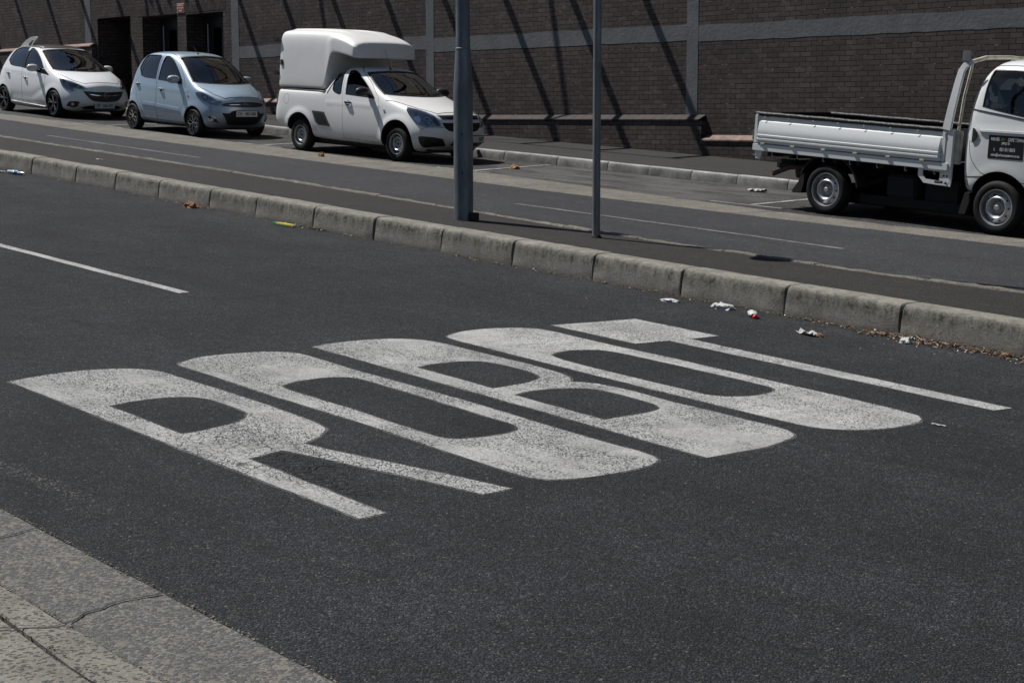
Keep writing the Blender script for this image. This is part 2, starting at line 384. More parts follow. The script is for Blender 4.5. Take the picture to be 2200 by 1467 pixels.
M['line'] = paint('line_paint', .44, .45, warm=(1, .995, .97))
M['line_faint'] = paint('line_paint_faint', .26, .8)
M['bay_line'] = paint('bay_line_paint', .42, .7)
def overspray():
    m = bpy.data.materials.new('overspray'); m.use_nodes = True; nt = m.node_tree; T = NT(nt); b = nt.nodes['Principled BSDF']; b.inputs['Base Color'].default_value = (.22, .22, .215, 1); b.inputs['Roughness'].default_value = .9
    p = T.pos(); f = T.math('MULTIPLY', T.ramp(T.noise(p, 130, 3, .7), [(.44, 0), (.56, .75)]), T.ramp(T.noise(p, 3, 3), [(.35, .25), (.6, 1)]))
    T.l(f, b.inputs['Alpha']); return m
M['overspray'] = overspray()
M['joint'] = flat('joint_dark', (.018, .016, .014), .95)
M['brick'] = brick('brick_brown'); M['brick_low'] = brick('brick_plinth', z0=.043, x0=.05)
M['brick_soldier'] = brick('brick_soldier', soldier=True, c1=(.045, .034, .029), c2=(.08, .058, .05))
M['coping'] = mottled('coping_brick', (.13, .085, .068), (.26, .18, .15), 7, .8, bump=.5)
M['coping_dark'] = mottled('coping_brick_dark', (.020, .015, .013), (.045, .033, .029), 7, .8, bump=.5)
M['plaster'] = mottled('plaster_grey', (.098, .104, .112), (.135, .142, .15), 2.6, .9, bump=.6, detail=8)
M['plaster_tan'] = mottled('plaster_tan', (.16, .135, .10), (.22, .185, .14), 1.2, .9)
M['steel'] = mottled('galvanised_steel', (.115, .135, .155), (.235, .265, .29), 9, .5, metal=.55, bump=.25, stretch=(1, 1, .35), lo=.3, hi=.7)
M['steel_pole'] = mottled('galvanised_thin', (.17, .18, .195), (.26, .275, .29), 14, .5, metal=.5, bump=.15, stretch=(1, 1, .3))
M['beam'] = mottled('beam_steel', (.05, .05, .055), (.08, .08, .085), 4, .6)
M['black'] = flat('black_plastic', (.016, .016, .017), .45)
M['black_matt'] = flat('black_matt', (.008, .008, .009), .8)
M['trim'] = flat('dark_trim', (.010, .010, .011), .6)
M['rubber'] = mottled('tyre_rubber', (.007, .007, .007), (.014, .0135, .013), 18, .7, bump=.3, spec=.25)
M['rubber_dusty'] = mottled('tyre_rubber_dusty', (.012, .011, .010), (.026, .023, .020), 18, .8, bump=.3, spec=.25)
M['white'] = carpaint('car_white', (.79, .80, .81), rough=.42, dust=.08); M['trim_grey'] = flat('trim_grey', (.04, .04, .042), .6)
M['white_van'] = carpaint('pickup_white', (.80, .80, .79), rough=.45, dust=.2)
M['white_truck'] = carpaint('truck_white', (.74, .765, .76), rough=.45, dust=.3)
M['cream'] = mottled('rusty_cream', (.42, .39, .30), (.62, .60, .50), 11, .6, bump=.2)
M['silver_blue'] = carpaint('silver_blue', (.34, .44, .54), metal=.35, rough=.38, dust=.05)
M['fibre'] = mottled('fibreglass_white', (.74, .735, .72), (.80, .795, .78), 1.6, .42, bump=.1, coat=.25)
M['roof_black'] = carpaint('roof_black', (.016, .014, .013), rough=.35, dust=.25)
M['glass'] = glass('car_glass'); M['glass_clear'] = glass('clear_glass', (.66, .72, .72), .8); M['glass_dark'] = glass('privacy_glass', (.035, .04, .05), 1.15)
M['glass_wind'] = glass('screen_glass', (.40, .47, .44), 1.35)
M['pane_dark'] = glass('door_pane', (.10, .12, .12), .45); M['lens'] = glass('lamp_lens', (.90, .93, .96), .8)
M['chrome'] = flat('chrome', (.62, .64, .66), .12, 1)
M['lamp_in'] = flat('lamp_reflector', (.42, .45, .49), .3, .2)
M['lamp_dark'] = flat('lamp_bezel', (.10, .11, .125), .25, .3)
M['alloy'] = flat('machined_alloy', (.62, .61, .58), .28, .9)
M['alloy_black'] = flat('black_alloy', (.012, .012, .013), .3)
M['rim_steel'] = mottled('wheel_steel', (.34, .345, .35), (.52, .525, .53), 8, .38, metal=.6)
M['red_lens'] = flat('red_lens', (.32, .012, .016), .15, 0, .8)
M['amber'] = flat('amber_lens', (.6, .22, .03), .2)
M['seat'] = mottled('seat_cloth', (.020, .022, .025), (.035, .036, .04), 20, .9)
M['dash'] = flat('dashboard', (.022, .023, .025), .7)
M['plate'] = flat('plate_white', (.50, .51, .50), .35); M['plate_ink'] = flat('plate_ink', (.02, .022, .03), .5)
M['sign_black'] = flat('sign_black', (.012, .013, .015), .35); M['sign_white'] = flat('sign_white', (.62, .63, .63), .5)
M['sign_red'] = flat('sign_red', (.36, .022, .022), .5); M['sign_cream'] = flat('sign_cream', (.60, .54, .42), .6)
M['frame_dark'] = flat('door_frame_dark', (.018, .021, .024), .45)
M['paper'] = mottled('paper_white', (.42, .42, .41), (.62, .61, .59), 9, .85); M['plastic_clear'] = flat('clear_plastic', (.50, .56, .60), .15, 0, .5)
M['blue_label'] = flat('blue_label', (.05, .22, .42), .5); M['red_cap'] = flat('red_cap', (.70, .02, .015), .35)
M['brown_leaf'] = flat('dry_leaf', (.20, .10, .045), .9); M['pack_yellow'] = flat('pack_yellow', (.60, .50, .05), .45); M['pack_green'] = flat('pack_green', (.05, .30, .16), .45)
M['fruit'] = mottled('brown_fruit', (.20, .10, .03), (.36, .19, .06), 30, .7); M['orange'] = flat('orange_scrap', (.6, .2, .05), .6)
M['underbody'] = flat('underbody', (.012, .011, .010), .9); M['rust'] = mottled('rusty_pipe', (.05, .03, .022), (.12, .07, .045), 20, .9)
def leafmat():
    m, nt, b = newmat('litter_mix'); T = NT(nt)
    g = T.n('ShaderNodeNewGeometry').outputs['Random Per Island']
    T.l(T.ramp(g, [(0, (.09, .055, .032)), (.3, (.17, .105, .06)), (.55, (.26, .175, .105)), (.7, (.12, .08, .05)), (.84, (.36, .30, .22)), (.95, (.62, .60, .56))], 'CONSTANT'), b.inputs['Base Color'])
    b.inputs['Roughness'].default_value = .9; return m
M['litter'] = leafmat()

# ------------------------------------------------------------------ ground: the street falls towards +X, every strip follows it
def g(X): return -SLOPE * X
D17 = [(-90, .22), (-60, .2), (-45, .18), (-36, .153), (-30, .108), (-24, .107), (-18, .135), (-12, .166), (-5, .175), (12, .18), (40, .18)]
def d17(X): return interp(X, D17)
def dlane(X): return .05 + .4 * d17(X)
L_edge = [(-90, 3.15), (40, 3.2)]
L_g2 = [(-90, 2.72), (40, 2.72)]
L_g3 = [(-90, 2.56), (-5.6, 2.54), (-4.9, 2.50), (40, 2.5)]
L_kerb = [(-90, 12.0), (-45, 11.45), (-22.9, 11.2), (-19, 11.09), (-14.4, 11.03), (-12, 11.0), (-8.6, 11.04), (-6.4, 11.11), (0, 11.2), (40, 11.9)]
L_kback = [(a, b + .30) for a, b in L_kerb]
L_mback = [(-90, 13.6), (-27.5, 12.82), (-20, 12.78), (-14.8, 12.56), (-12.2, 12.42), (-8.95, 12.5), (-7.4, 12.68), (40, 13.6)]
L_mout = [(a, b + .11) for a, b in L_mback]
L_lo = [(-90, 15.9), (-34.6, 16.2), (-23.4, 16.42), (-17, 16.3), (-13, 16.42), (-9.7, 16.7), (40, 18)]
L_hi = [(-90, 16.8), (-35.9, 16.9), (-30, 17.4), (-20, 17.38), (-14, 17.02), (-12, 17.02), (-10, 17.3), (40, 18.4)]
L_k2 = [(-90, 19.8), (40, 19.8)]
WALL_Y = 22.5
def Y(L): return lambda X: interp(X, L)
XS = sorted(set([-90, -75, -60, -50] + [x * 1.0 for x in range(-45, 8)] + [10, 14, 20, 30, 40]))
def surf(name, ylo, yhi, zlo, zhi, mat, kind='structure', n=2, xs=None, jag=0):
    xs = xs or XS; vs = []; fs = []
    for X in xs:
        a, c = ylo(X), yhi(X); za = g(X) + zlo(X); zc = g(X) + zhi(X)
        for k in range(n + 1):
            t = k / n; vs.append((X, a + (c - a) * t, za + (zc - za) * t))
    for i in range(len(xs) - 1):
        for k in range(n):
            q = i * (n + 1) + k; fs.append((q, q + n + 1, q + n + 2, q + 1))
    o = obj(name, mesh(name, vs, fs), M[mat]); o['kind'] = kind; return o
c0 = lambda v: (lambda X: v)
# wide base sheet to the horizon
bs = 320
vs = [(x, y, g(x) - .12 - (.0 if abs(x) < 1 else 0)) for x in (-bs, bs) for y in (-bs, bs)]
o = obj('ground', mesh('ground', vs, [(0, 2, 3, 1)]), M['pave']); o['kind'] = 'structure'
surf('near_road', lambda X: interp(X, L_edge) - .03, lambda X: interp(X, L_kerb) + .03, c0(0), c0(0), 'asphalt')
surf('far_road', lambda X: interp(X, L_mout) - .02, Y(L_lo), lambda X: dlane(X) - .02, lambda X: d17(X) - .012, 'asphalt_far')
surf('parking_bays', Y(L_hi), Y(L_k2), lambda X: d17(X) - .004, lambda X: d17(X) + .03, 'asphalt_bay')
surf('median', lambda X: interp(X, L_kback) - .02, lambda X: interp(X, L_mback) + .02, c0(.243), c0(.243), 'tar')
surf('pavement', lambda X: 19.8 + .14, lambda X: WALL_Y + .3, lambda X: d17(X) + .175, lambda X: .375 - (X + 22) * -.004, 'pave')
surf('near_pavement', c0(-40), lambda X: interp(X, L_g3) - .85, c0(.02), c0(.02), 'pave')

# slabs laid end to end with open joints (gutter, apron, channel)
def slabs(name, ylo, yhi, zlo, zhi, mat, joints, gap=.012, skew=0, depth=.15, chamfer=.006, wob=.004, ends=(-60, 30), seed=1, jointpos=True):
    rnd = random.Random(seed); mb = MB()
    for a, c in zip(joints, joints[1:]):
        n = max(2, int((c - a) / .25)); vs = []; fs = []
        w = rnd.uniform(-.001, .001)
        for i in range(n + 1):
            t = i / n; X = a + gap / 2 + (c - a - gap) * t
            inset = chamfer if i in (0, n) else 0
            yl, yh = ylo(X), yhi(X); e1 = rnd.uniform(-wob, wob); e2 = rnd.uniform(-wob, wob)
            sk = lambda y: X + skew * (y - yl) * (1 if i in (0, n) else 1)
            vs += [(sk(yl), yl + .002, g(X) + zlo(X) - depth), (sk(yl), yl + e1 + .002, g(X) + zlo(X) - .006 - inset + w),
                   (sk(yl + .008), yl + .008 + e1, g(X) + zlo(X) - inset + w), (sk(yh - .008), yh - .008 + e2, g(X) + zhi(X) - inset + w),
                   (sk(yh), yh - .002 + e2, g(X) + zhi(X) - .005 - inset + w), (sk(yh), yh - .002, g(X) + zhi(X) - depth)]
        for i in range(n):
            for k in range(5): fs.append((i * 6 + k, (i + 1) * 6 + k, (i + 1) * 6 + k + 1, i * 6 + k + 1))
        fs.append(tuple(range(6))); fs.append(tuple(n * 6 + k for k in reversed(range(6))))
        mb.add(vs, fs)
    o = mb.build(name, M[mat]); o['kind'] = 'structure'; return o
gj = [-5.46 + 1.08 * k for k in range(-40, 24)]
slabs('gutter', Y(L_g2), Y(L_edge), c0(.006), c0(.008), 'gutter', [-60, -45, -30, -20, -10, -3.1, 4, 12, 30], gap=.003, skew=-.06, seed=3, wob=.006, chamfer=.004)
slabs('near_kerb', Y(L_g3), lambda X: 2.72 - .004, c0(.035), c0(.012), 'apron', [-60, -40, -20, -9.1, -3.2, 8, 30], gap=.006, skew=-.05, seed=4)
slabs('apron', lambda X: interp(X, L_g3) - .9, lambda X: interp(X, L_g3) - .006, c0(.045), c0(.035), 'apron', [-60, -40, -20, -9.5, -5.62, -3.4, 8, 30], gap=.010, skew=-.05, seed=5)
slabs('channel', Y(L_lo), Y(L_hi), lambda X: d17(X) - .006, lambda X: d17(X) + .0, 'channel', [-60.3 + 1.86 * k for k in range(0, 40)], gap=.014, skew=.5, seed=6, wob=.006)
surf('joint_filler', lambda X: interp(X, L_g3) - .9, lambda X: interp(X, L_edge), c0(-.028), c0(-.028), 'joint')
surf('joint_filler', Y(L_lo), Y(L_hi), lambda X: d17(X) - .045, lambda X: d17(X) - .045, 'joint')
def crack(pts, w, seed):
    mb = MB(); P = []
    for a, c in zip(pts, pts[1:]):
        k = max(1, int(math.hypot(c[0] - a[0], c[1] - a[1]) / .02))
        for j in range(k): P.append(Vector((a[0] + (c[0] - a[0]) * j / k, a[1] + (c[1] - a[1]) * j / k)))
    vs = []
    for i, q in enumerate(P):
        d = (P[min(i + 1, len(P) - 1)] - P[max(i - 1, 0)]).normalized(); n = Vector((-d.y, d.x)); o_ = noise.noise((q.x * 14, q.y * 14, seed)) * .018; ww = w * (.6 + .9 * abs(noise.noise((q.x * 23, q.y * 23, seed + 2))))
        for s_ in (-1, 1): r_ = q + n * (o_ + s_ * ww); zz = interp(r_.y, [(1.6, .0475), (2.5, .0395), (2.51, .0375), (2.71, .0145), (2.73, .0092), (3.2, .0106)]); vs.append((r_.x, r_.y, g(r_.x) + zz + .0022))
    mb.add(vs, [(2 * i, 2 * i + 1, 2 * i + 3, 2 * i + 2) for i in range(len(P) - 1)]); o = mb.build('slab_crack', M['joint']); o['kind'] = 'structure'
crack([(-5.50, 3.165), (-5.52, 3.02), (-5.50, 2.90), (-5.46, 2.78), (-5.40, 2.70), (-5.38, 2.60), (-5.42, 2.50), (-5.46, 2.40), (-5.52, 2.30), (-5.58, 2.2)], .0055, 1)
crack([(-6.56, 3.165), (-6.55, 3.05), (-6.54, 2.95), (-6.5, 2.75)], .005, 2)
# thin outer kerb of the median
def kerbstones(name, base, joints, prof, mat, zbase, seed, wob=.004, gap=.012, sub=.16):
    """prof: (offset from the face line, height above the road); noise worn edges"""
    rnd = random.Random(seed); mb = MB()
    for a, c in zip(joints, joints[1:]):
        n = max(3, int((c - a) / sub)); vs = []; fs = []; L = len(prof); dy = rnd.uniform(-.008, .008); dz = rnd.uniform(-.005, .005)
        ks = [0, .012] + [.012 + (c - a - gap - .024) * i / n for i in range(1, n)] + [c - a - gap - .012, c - a - gap]
        for i, q in enumerate(ks):
            X = a + gap / 2 + q; ins = .010 if i in (0, len(ks) - 1) else 0
            cy, cz = prof[len(prof) // 2]
            for j, (oy, oz) in enumerate(prof):
                nz = noise.noise((X * 6, j * .9, seed)) * wob + noise.noise((X * 25, j * 1.7, seed)) * wob * .7
                yy = interp(X, base) + oy + dy; zz = oz + dz
                if oz > 0.0:
                    yy += nz; zz += nz * .8
                    if ins: yy += ins * (1 if oy < .2 else -.3); zz -= ins * (1 if oz > .15 else 0)
                vs.append((X, yy, g(X) + zbase(X) + zz))
        m = len(ks)
        for i in range(m - 1):
            for j in range(L - 1): fs.append((i * L + j, (i + 1) * L + j, (i + 1) * L + j + 1, i * L + j + 1))
        fs.append(tuple(range(L))); fs.append(tuple((m - 1) * L + k for k in reversed(range(L))))
        mb.add(vs, fs)
    return mb
KJ = [-22.93, -21.49, -20.3, -19.09, -17.81, -16.74, -15.52, -14.36, -13.18, -12.05, -10.92, -9.81, -8.64, -7.5]
KJ = [KJ[0] - 1.2 * k for k in range(40, 0, -1)] + KJ + [-7.5 + 1.15 * k for k in range(1, 30)]
prof = [(0, -.12), (0, 0), (.004, .06), (.012, .12), (.022, .17), (.030, .212), (.041, .233), (.060, .246), (.088, .2515), (.2, .253), (.292, .25), (.30, .24), (.30, -.1)]
# object coordinates of the kerb material need the height above the road: shear by building it level and slanting the object
def slanted(mb, name, mat, kind='structure', smooth=True):
    """mesh kept in street coordinates (height above the road as local z); the object carries the slope as a shear-free rotation"""
    th = math.atan(SLOPE); ca, sa = math.cos(th), math.sin(th)
    mb.v = [((x * ca - z * sa), y, (x * sa + z * ca)) for x, y, z in mb.v]
    me = mb.mesh(name, smooth); me.materials.append(M[mat]); o = obj(name, me); o.rotation_euler = (0, th, 0); o['kind'] = kind
    return o
slanted(kerbstones('kerb', L_kerb, KJ, prof, 'kerb', c0(0), 2), 'kerb', 'kerb')
surf('kerb_joint_filler', lambda X: interp(X, L_kerb) + .035, lambda X: interp(X, L_kback) - .03, c0(.20), c0(.225), 'joint')
mbj = MB()
for a, c in zip(XS, XS[1:]):
    mbj.add([(a, interp(a, L_kerb) + .035, g(a) - .05), (c, interp(c, L_kerb) + .035, g(c) - .05), (c, interp(c, L_kerb) + .035, g(c) + .20), (a, interp(a, L_kerb) + .035, g(a) + .20)], [(0, 1, 2, 3)])
o = mbj.build('kerb_joint_filler', M['joint']); o['kind'] = 'structure'
prof2 = [(0, -.05), (0, .20), (.01, .247), (.02, .256), (.09, .256), (.105, .246), (.11, -.05)]
slanted(kerbstones('median_edging', L_mback, [x + .37 for x in KJ], prof2, 'kerb_pale', c0(0), 5, wob=.012, gap=.004, sub=.08), 'median_edging', 'channel')
prof3 = [(0, -.06), (0, .0), (.012, .09), (.02, .118), (.032, .138), (.05, .148)]
K2J = [-23.15, -21.9, -20.54, -19.32, -18.38, -17.45, -16.5]
K2J = [K2J[0] - 1.1 * k for k in range(50, 0, -1)] + K2J + [-16.5 + 1.0 * k for k in range(1, 40)]
slanted(kerbstones('far_kerb', L_k2, K2J, prof3 + [(.06, .10), (.06, -.06)], 'kerb_pale', lambda X: d17(X) + .03, 8, wob=.005, gap=.010), 'far_kerb', 'kerb_pale')
prof4 = [(.036, .10), (.036, .1395), (.05, .1535), (.14, .156), (.15, .15), (.15, .1)]
slanted(kerbstones('far_kerb_top', L_k2, K2J, prof4, 'kerb_white', lambda X: d17(X) + .03, 8, wob=.003, gap=.010), 'far_kerb_top', 'kerb_white')
surf('far_kerb_filler', lambda X: 19.8 + .045, lambda X: 19.8 + .15, lambda X: d17(X) + .12, lambda X: d17(X) + .15, 'joint')

# ------------------------------------------------------------------ painted markings
def ragged(P, amp=.004, step=.03, seed=0):
    out = []
    for i in range(len(P)):
        a, b = Vector(P[i]), Vector(P[(i + 1) % len(P)]); k = max(1, int((b - a).length / step))
        for j in range(k):
            q = a.lerp(b, j / k); out.append((q.x + noise.noise((q.x * 31, q.y * 31, seed)) * amp + noise.noise((q.x * 7, q.y * 7, seed + 3)) * amp, q.y + noise.noise((q.x * 31, q.y * 31, seed + 9)) * amp + noise.noise((q.x * 6, q.y * 6, seed + 5)) * amp))
    return out
def grow(poly, d):
    n = len(poly); A = sum(poly[i][0] * poly[(i + 1) % n][1] - poly[(i + 1) % n][0] * poly[i][1] for i in range(n)); s_ = -1 if A > 0 else 1; out = []
    for i in range(n):
        e = (Vector(poly[(i + 1) % n]) - Vector(poly[i - 1]))
        if e.length < 1e-9: out.append(poly[i]); continue
        e.normalize(); out.append((poly[i][0] - e.y * s_ * d, poly[i][1] + e.x * s_ * d))
    return out
def decal_flat(name, polys, mat, zoff=lambda X, Y_: .004, label=None, cat=None, group=None, grid=.3, rounded=True, rag=None):
    """outline with holes, laid on the road as a thin sheet"""
    outer = polys[0]; holes = polys[1:]
    if rounded:
        outer = catmull(outer, 5, sharp=52); holes = [catmull(h, 5, sharp=52) for h in holes]
    if rag: outer = ragged(grow(outer, rag[0]), rag[1]); holes = [ragged(grow(h, -rag[0]), rag[1], seed=4) for h in holes]
    pts = []; edges = []
    for P in [outer] + holes:
        b = len(pts); pts += [Vector(p) for p in P]; edges += [(b + i, b + (i + 1) % len(P)) for i in range(len(P))]
    r = delaunay_2d_cdt(pts, edges, [], 2 if not holes else 2, 1e-5)
    V2, F2 = r[0], r[2]
    def inside(p, P):
        c = False; n = len(P)
        for i in range(n):
            (x1, y1), (x2, y2) = P[i][:2], P[(i + 1) % n][:2]
            if (y1 > p[1]) != (y2 > p[1]) and p[0] < (x2 - x1) * (p[1] - y1) / (y2 - y1) + x1: c = not c
        return c
    F = []
    for f in F2:
        c = sum((V2[i] for i in f), Vector((0, 0))) / len(f)
        if inside(c, outer) and not any(inside(c, h) for h in holes): F.append(tuple(f))
    vs = [(v.x, v.y, g(v.x) + zoff(v.x, v.y)) for v in V2]
    me = mesh(name, vs, F)
    bm = bmesh.new(); bm.from_mesh(me); bmesh.ops.recalc_face_normals(bm, faces=bm.faces)
    for f in bm.faces:
        if f.normal.z < 0: f.normal_flip()
    bm.to_mesh(me); bm.free()
    o = obj(name, me, M[mat]); tag(o, label, cat, group); return o
LET = {
'R':[[(-9.49,4.43),(-9.54,4.61),(-9.57,4.8),(-9.56,5.02),(-9.5,5.2),(-9.41,5.32),(-9.29,5.38),(-9.02,5.39),(-8.67,5.40),(-8.14,5.41),(-7.64,5.39),(-7.49,5.37),(-7.41,5.34),(-7.33,5.26),(-7.26,5.17),(-7.2,5.04),(-6.9,5.11),(-6.58,5.2),(-6.27,5.28),(-5.88,5.37),(-5.88,5.18),(-5.93,5.17),(-6.4,5.06),(-6.7,4.98),(-7.01,4.9),(-7.14,4.86),(-7.13,4.78),(-7.10,4.68),(-7.09,4.615),(-6.84,4.61),(-6.42,4.60),(-5.9,4.59),(-5.9,4.43)],[(-8.57,4.615),(-8.60,4.79),(-8.59,5.0),(-8.53,5.13),(-8.42,5.19),(-8.27,5.205),(-8.06,5.2),(-7.97,5.18),(-7.88,5.11),(-7.82,5.01),(-7.78,4.85),(-7.75,4.72),(-7.75,4.61)]],
'O':[[(-9.41,5.59),(-9.51,5.71),(-9.57,5.87),(-9.57,6.07),(-9.52,6.3),(-9.43,6.45),(-9.3,6.51),(-9.08,6.51),(-8.61,6.495),(-7.96,6.50),(-7.35,6.50),(-6.69,6.47),(-6.21,6.47),(-6.02,6.475),(-5.9,6.45),(-5.84,6.40),(-5.8,6.28),(-5.79,6.08),(-5.81,5.86),(-5.87,5.69),(-5.95,5.6),(-6.05,5.575),(-6.54,5.575),(-7.11,5.59),(-7.61,5.59),(-8.2,5.575),(-8.65,5.58),(-9.11,5.585)],[(-8.5,5.79),(-8.56,5.93),(-8.57,6.14),(-8.52,6.28),(-8.42,6.34),(-8.15,6.345),(-7.65,6.34),(-7.19,6.32),(-6.96,6.32),(-6.83,6.28),(-6.78,6.22),(-6.76,6.09),(-6.79,5.89),(-6.85,5.79),(-6.95,5.755),(-7.33,5.76),(-7.84,5.77),(-8.37,5.76)]],
'B':[[(-9.49,6.73),(-9.53,6.91),(-9.53,7.14),(-9.49,7.34),(-9.41,7.5),(-9.27,7.61),(-9.08,7.64),(-8.68,7.64),(-8.16,7.645),(-7.93,7.63),(-7.81,7.61),(-7.7,7.56),(-7.61,7.48),(-7.55,7.54),(-7.46,7.59),(-7.31,7.61),(-7.1,7.62),(-6.83,7.60),(-6.53,7.605),(-6.24,7.61),(-6.05,7.62),(-5.91,7.6),(-5.83,7.56),(-5.78,7.5),(-5.74,7.35),(-5.71,7.13),(-5.74,6.68)],[(-8.52,6.905),(-8.55,7.05),(-8.53,7.26),(-8.45,7.42),(-8.26,7.47),(-7.99,7.465),(-7.87,7.43),(-7.8,7.36),(-7.75,7.21),(-7.73,7.02),(-7.73,6.895)],[(-7.51,6.875),(-7.54,7.03),(-7.51,7.22),(-7.43,7.38),(-7.31,7.46),(-7.05,7.46),(-6.84,7.44),(-6.74,7.39),(-6.7,7.3),(-6.69,7.19),(-6.7,6.98),(-6.7,6.865)]],
'O2':[[(-9.3,7.83),(-9.39,7.98),(-9.44,8.18),(-9.41,8.4),(-9.32,8.6),(-9.17,8.71),(-8.77,8.71),(-8.36,8.70),(-7.86,8.71),(-7.38,8.70),(-6.8,8.69),(-6.38,8.69),(-6.07,8.68),(-5.81,8.66),(-5.70,8.64),(-5.63,8.58),(-5.58,8.47),(-5.58,8.25),(-5.63,8.06),(-5.71,7.91),(-5.82,7.82),(-5.97,7.78),(-6.18,7.77),(-6.68,7.77),(-7.7,7.77),(-8.36,7.785),(-9.06,7.80)],[(-8.37,8.02),(-8.42,8.15),(-8.41,8.31),(-8.31,8.47),(-8.1,8.52),(-7.57,8.53),(-7.0,8.53),(-6.82,8.52),(-6.7,8.48),(-6.66,8.4),(-6.64,8.25),(-6.67,8.13),(-6.74,8.02),(-6.84,7.96),(-7.17,7.95),(-7.63,7.95),(-8.15,7.965)]],
'T':[[(-9.29,8.9),(-9.22,9.3),(-9.16,9.74),(-8.26,9.74),(-8.28,9.43),(-5.475,9.37),(-5.50,9.2),(-8.32,9.22),(-8.36,8.9)]],
}
GL = 'white letters of the word ROBOT painted on the road'
for k, mt, lb in (('R', 'letter', 'white cracked letter R painted on the asphalt, nearest the camera'), ('O', 'letter', 'white letter O painted on the asphalt between the R and the B'),
                  ('B', 'letter', 'white letter B painted on the asphalt between the two Os'), ('O2', 'letter_new', 'brighter white letter O painted on the asphalt between the B and the T'),
                  ('T', 'letter_new', 'white letter T painted on the asphalt, nearest the raised kerb')):
    lo_ = decal_flat('painted_letter', LET[k], mt, lambda X, Y_: .003, lb, 'road letter', GL, rounded=(k != 'T'), rag=(-.003, .004))
    fe = decal_flat('faint_edge', LET[k], 'overspray', lambda X, Y_: .0016, rounded=(k != 'T'), rag=(.013, .010)); fe.parent = lo_
def line(name, x0, x1, y0, y1, w, mat, z, label, cat='road line', group=None, n=12, jag=.006):
    P = []; rnd = random.Random(int(abs(x0 * 10)))
    for i in range(n + 1):
        t = i / n; P.append((x0 + (x1 - x0) * t, y0 + (y1 - y0) * t - w / 2 + rnd.uniform(-jag, jag)))
    for i in range(n, -1, -1):
        t = i / n; P.append((x0 + (x1 - x0) * t, y0 + (y1 - y0) * t + w / 2 + rnd.uniform(-jag, jag)))
    return decal_flat(name, [P], mat, z, label, cat, group, rounded=False)
line('lane_line', -17.4, -12.06, 7.24, 7.235, .105, 'line', lambda X, y: .003, 'white dash of the lane line on the near road, left edge of the photo')
zf = lambda X, y: (dlane(X) - .02) + (d17(X) - .012 - dlane(X) + .02) * (y - interp(X, L_mout) + .02) / (interp(X, L_lo) - interp(X, L_mout) + .02) + .005
line('lane_line', -29.9, -24.2, 14.97, 14.91, .085, 'line_faint', zf, 'thin faded white line on the far road in front of the silver hatchback', group='thin faded lines along the far road')
line('lane_line', -15.97, -10.7, 14.65, 14.68, .085, 'line_faint', zf, 'thin faded white line on the far road behind the thin signpost', group='thin faded lines along the far road')
zb = lambda X, y: d17(X) - .004 + .034 * (y - interp(X, L_hi)) / (19.8 - interp(X, L_hi)) + .005
def bay(xa, ya, xb, yb, xc, yc, xd, yd, lb):
    mb = []; w = .085
    e = empty('bay_marking', (0, 0, 0)); tag(e, lb, 'bay marking', 'painted corner marks of the parking bays')
    for (a, b, c, d, ww) in ((xa, ya, xb, yb, .075), (xc, yc, xd, yd, .10)):
        dx, dy = c - a, d - b; L = math.hypot(dx, dy); nx, ny = -dy / L * ww / 2, dx / L * ww / 2; P = []
        m = 8
        for i in range(m + 1): t = i / m; P.append((a + dx * t - nx, b + dy * t - ny))
        for i in range(m, -1, -1): t = i / m; P.append((a + dx * t + nx, b + dy * t + ny))
        zo = zb if ww < .09 else (lambda X, y: zb(X, y) + .003)
        o = decal_flat('stroke', [P], 'bay_line', zo, rounded=False); o.parent = e
bay(-14.98, 17.42, -13.78, 17.5, -14.30, 17.51, -14.48, 19.7, 'white corner mark of the bay at the truck\'s rear wheel')
bay(-21.15, 17.58, -19.95, 17.72, -20.31, 17.70, -20.63, 19.7, 'white corner mark of the bay in front of the white pickup')
bay(-27.25, 17.63, -25.8, 17.68, -26.45, 17.72, -26.9, 19.7, 'white corner mark between the silver hatchback and the pickup')
bay(-33.1, 17.47, -31.5, 17.5, -32.2, 17.5, -32.6, 19.7, 'white corner mark between the white hatchback and the silver one')

# ------------------------------------------------------------------ brick building
B = empty('brick_building', (-30, WALL_Y, 1.0)); tag(B, 'long dark brown brick building with grey plaster bands behind the parked vehicles', 'building')
def bpart(mb, name, mat, parent=B, **k):
    mb.v = [(x - parent_loc(parent)[0], y - parent_loc(parent)[1], z - parent_loc(parent)[2]) for x, y, z in mb.v]
    return mb.build(name, mat, parent, **k)
def parent_loc(p):
    v = Vector((0, 0, 0))
    while p is not None: v += p.location; p = p.parent
    return v
TOP = 11.0
openings = [(-41.69, -39.87, 1.6, 4.87), (-39.25, -37.46, 1.6, 4.80), (-37.04, -35.30, 1.6, 4.775)]
mb = MB(); cur = -95.0
for (a, c, z0, z1) in openings:
    mb.box(cur, a, WALL_Y, WALL_Y + .35, -1.5, TOP); mb.box(a, c, WALL_Y, WALL_Y + .35, z1, TOP); mb.box(a, c, WALL_Y, WALL_Y + .35, -1.5, z0); cur = c
mb.box(cur, 25.0, WALL_Y, WALL_Y + .35, -1.5, TOP)
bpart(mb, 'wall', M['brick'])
mb = MB(); mb.box(-95.2, 25.2, WALL_Y - .06, WALL_Y + 9, TOP, TOP + .18); mb.box(-95, -94.7, WALL_Y + .36, WALL_Y + 8.8, -1.5, TOP - .005); mb.box(24.7, 25, WALL_Y + .36, WALL_Y + 8.8, -1.5, TOP - .005); mb.box(-95, 25, WALL_Y + 8.81, WALL_Y + 9, -1.5, TOP - .005)
bpart(mb, 'roof', M['plaster'])
mb = MB(); mb.box(-95.1, 25.1, WALL_Y - .03, WALL_Y - .001, 6.5, TOP - .02); bpart(mb, 'upper_storey', M['plaster_tan'])
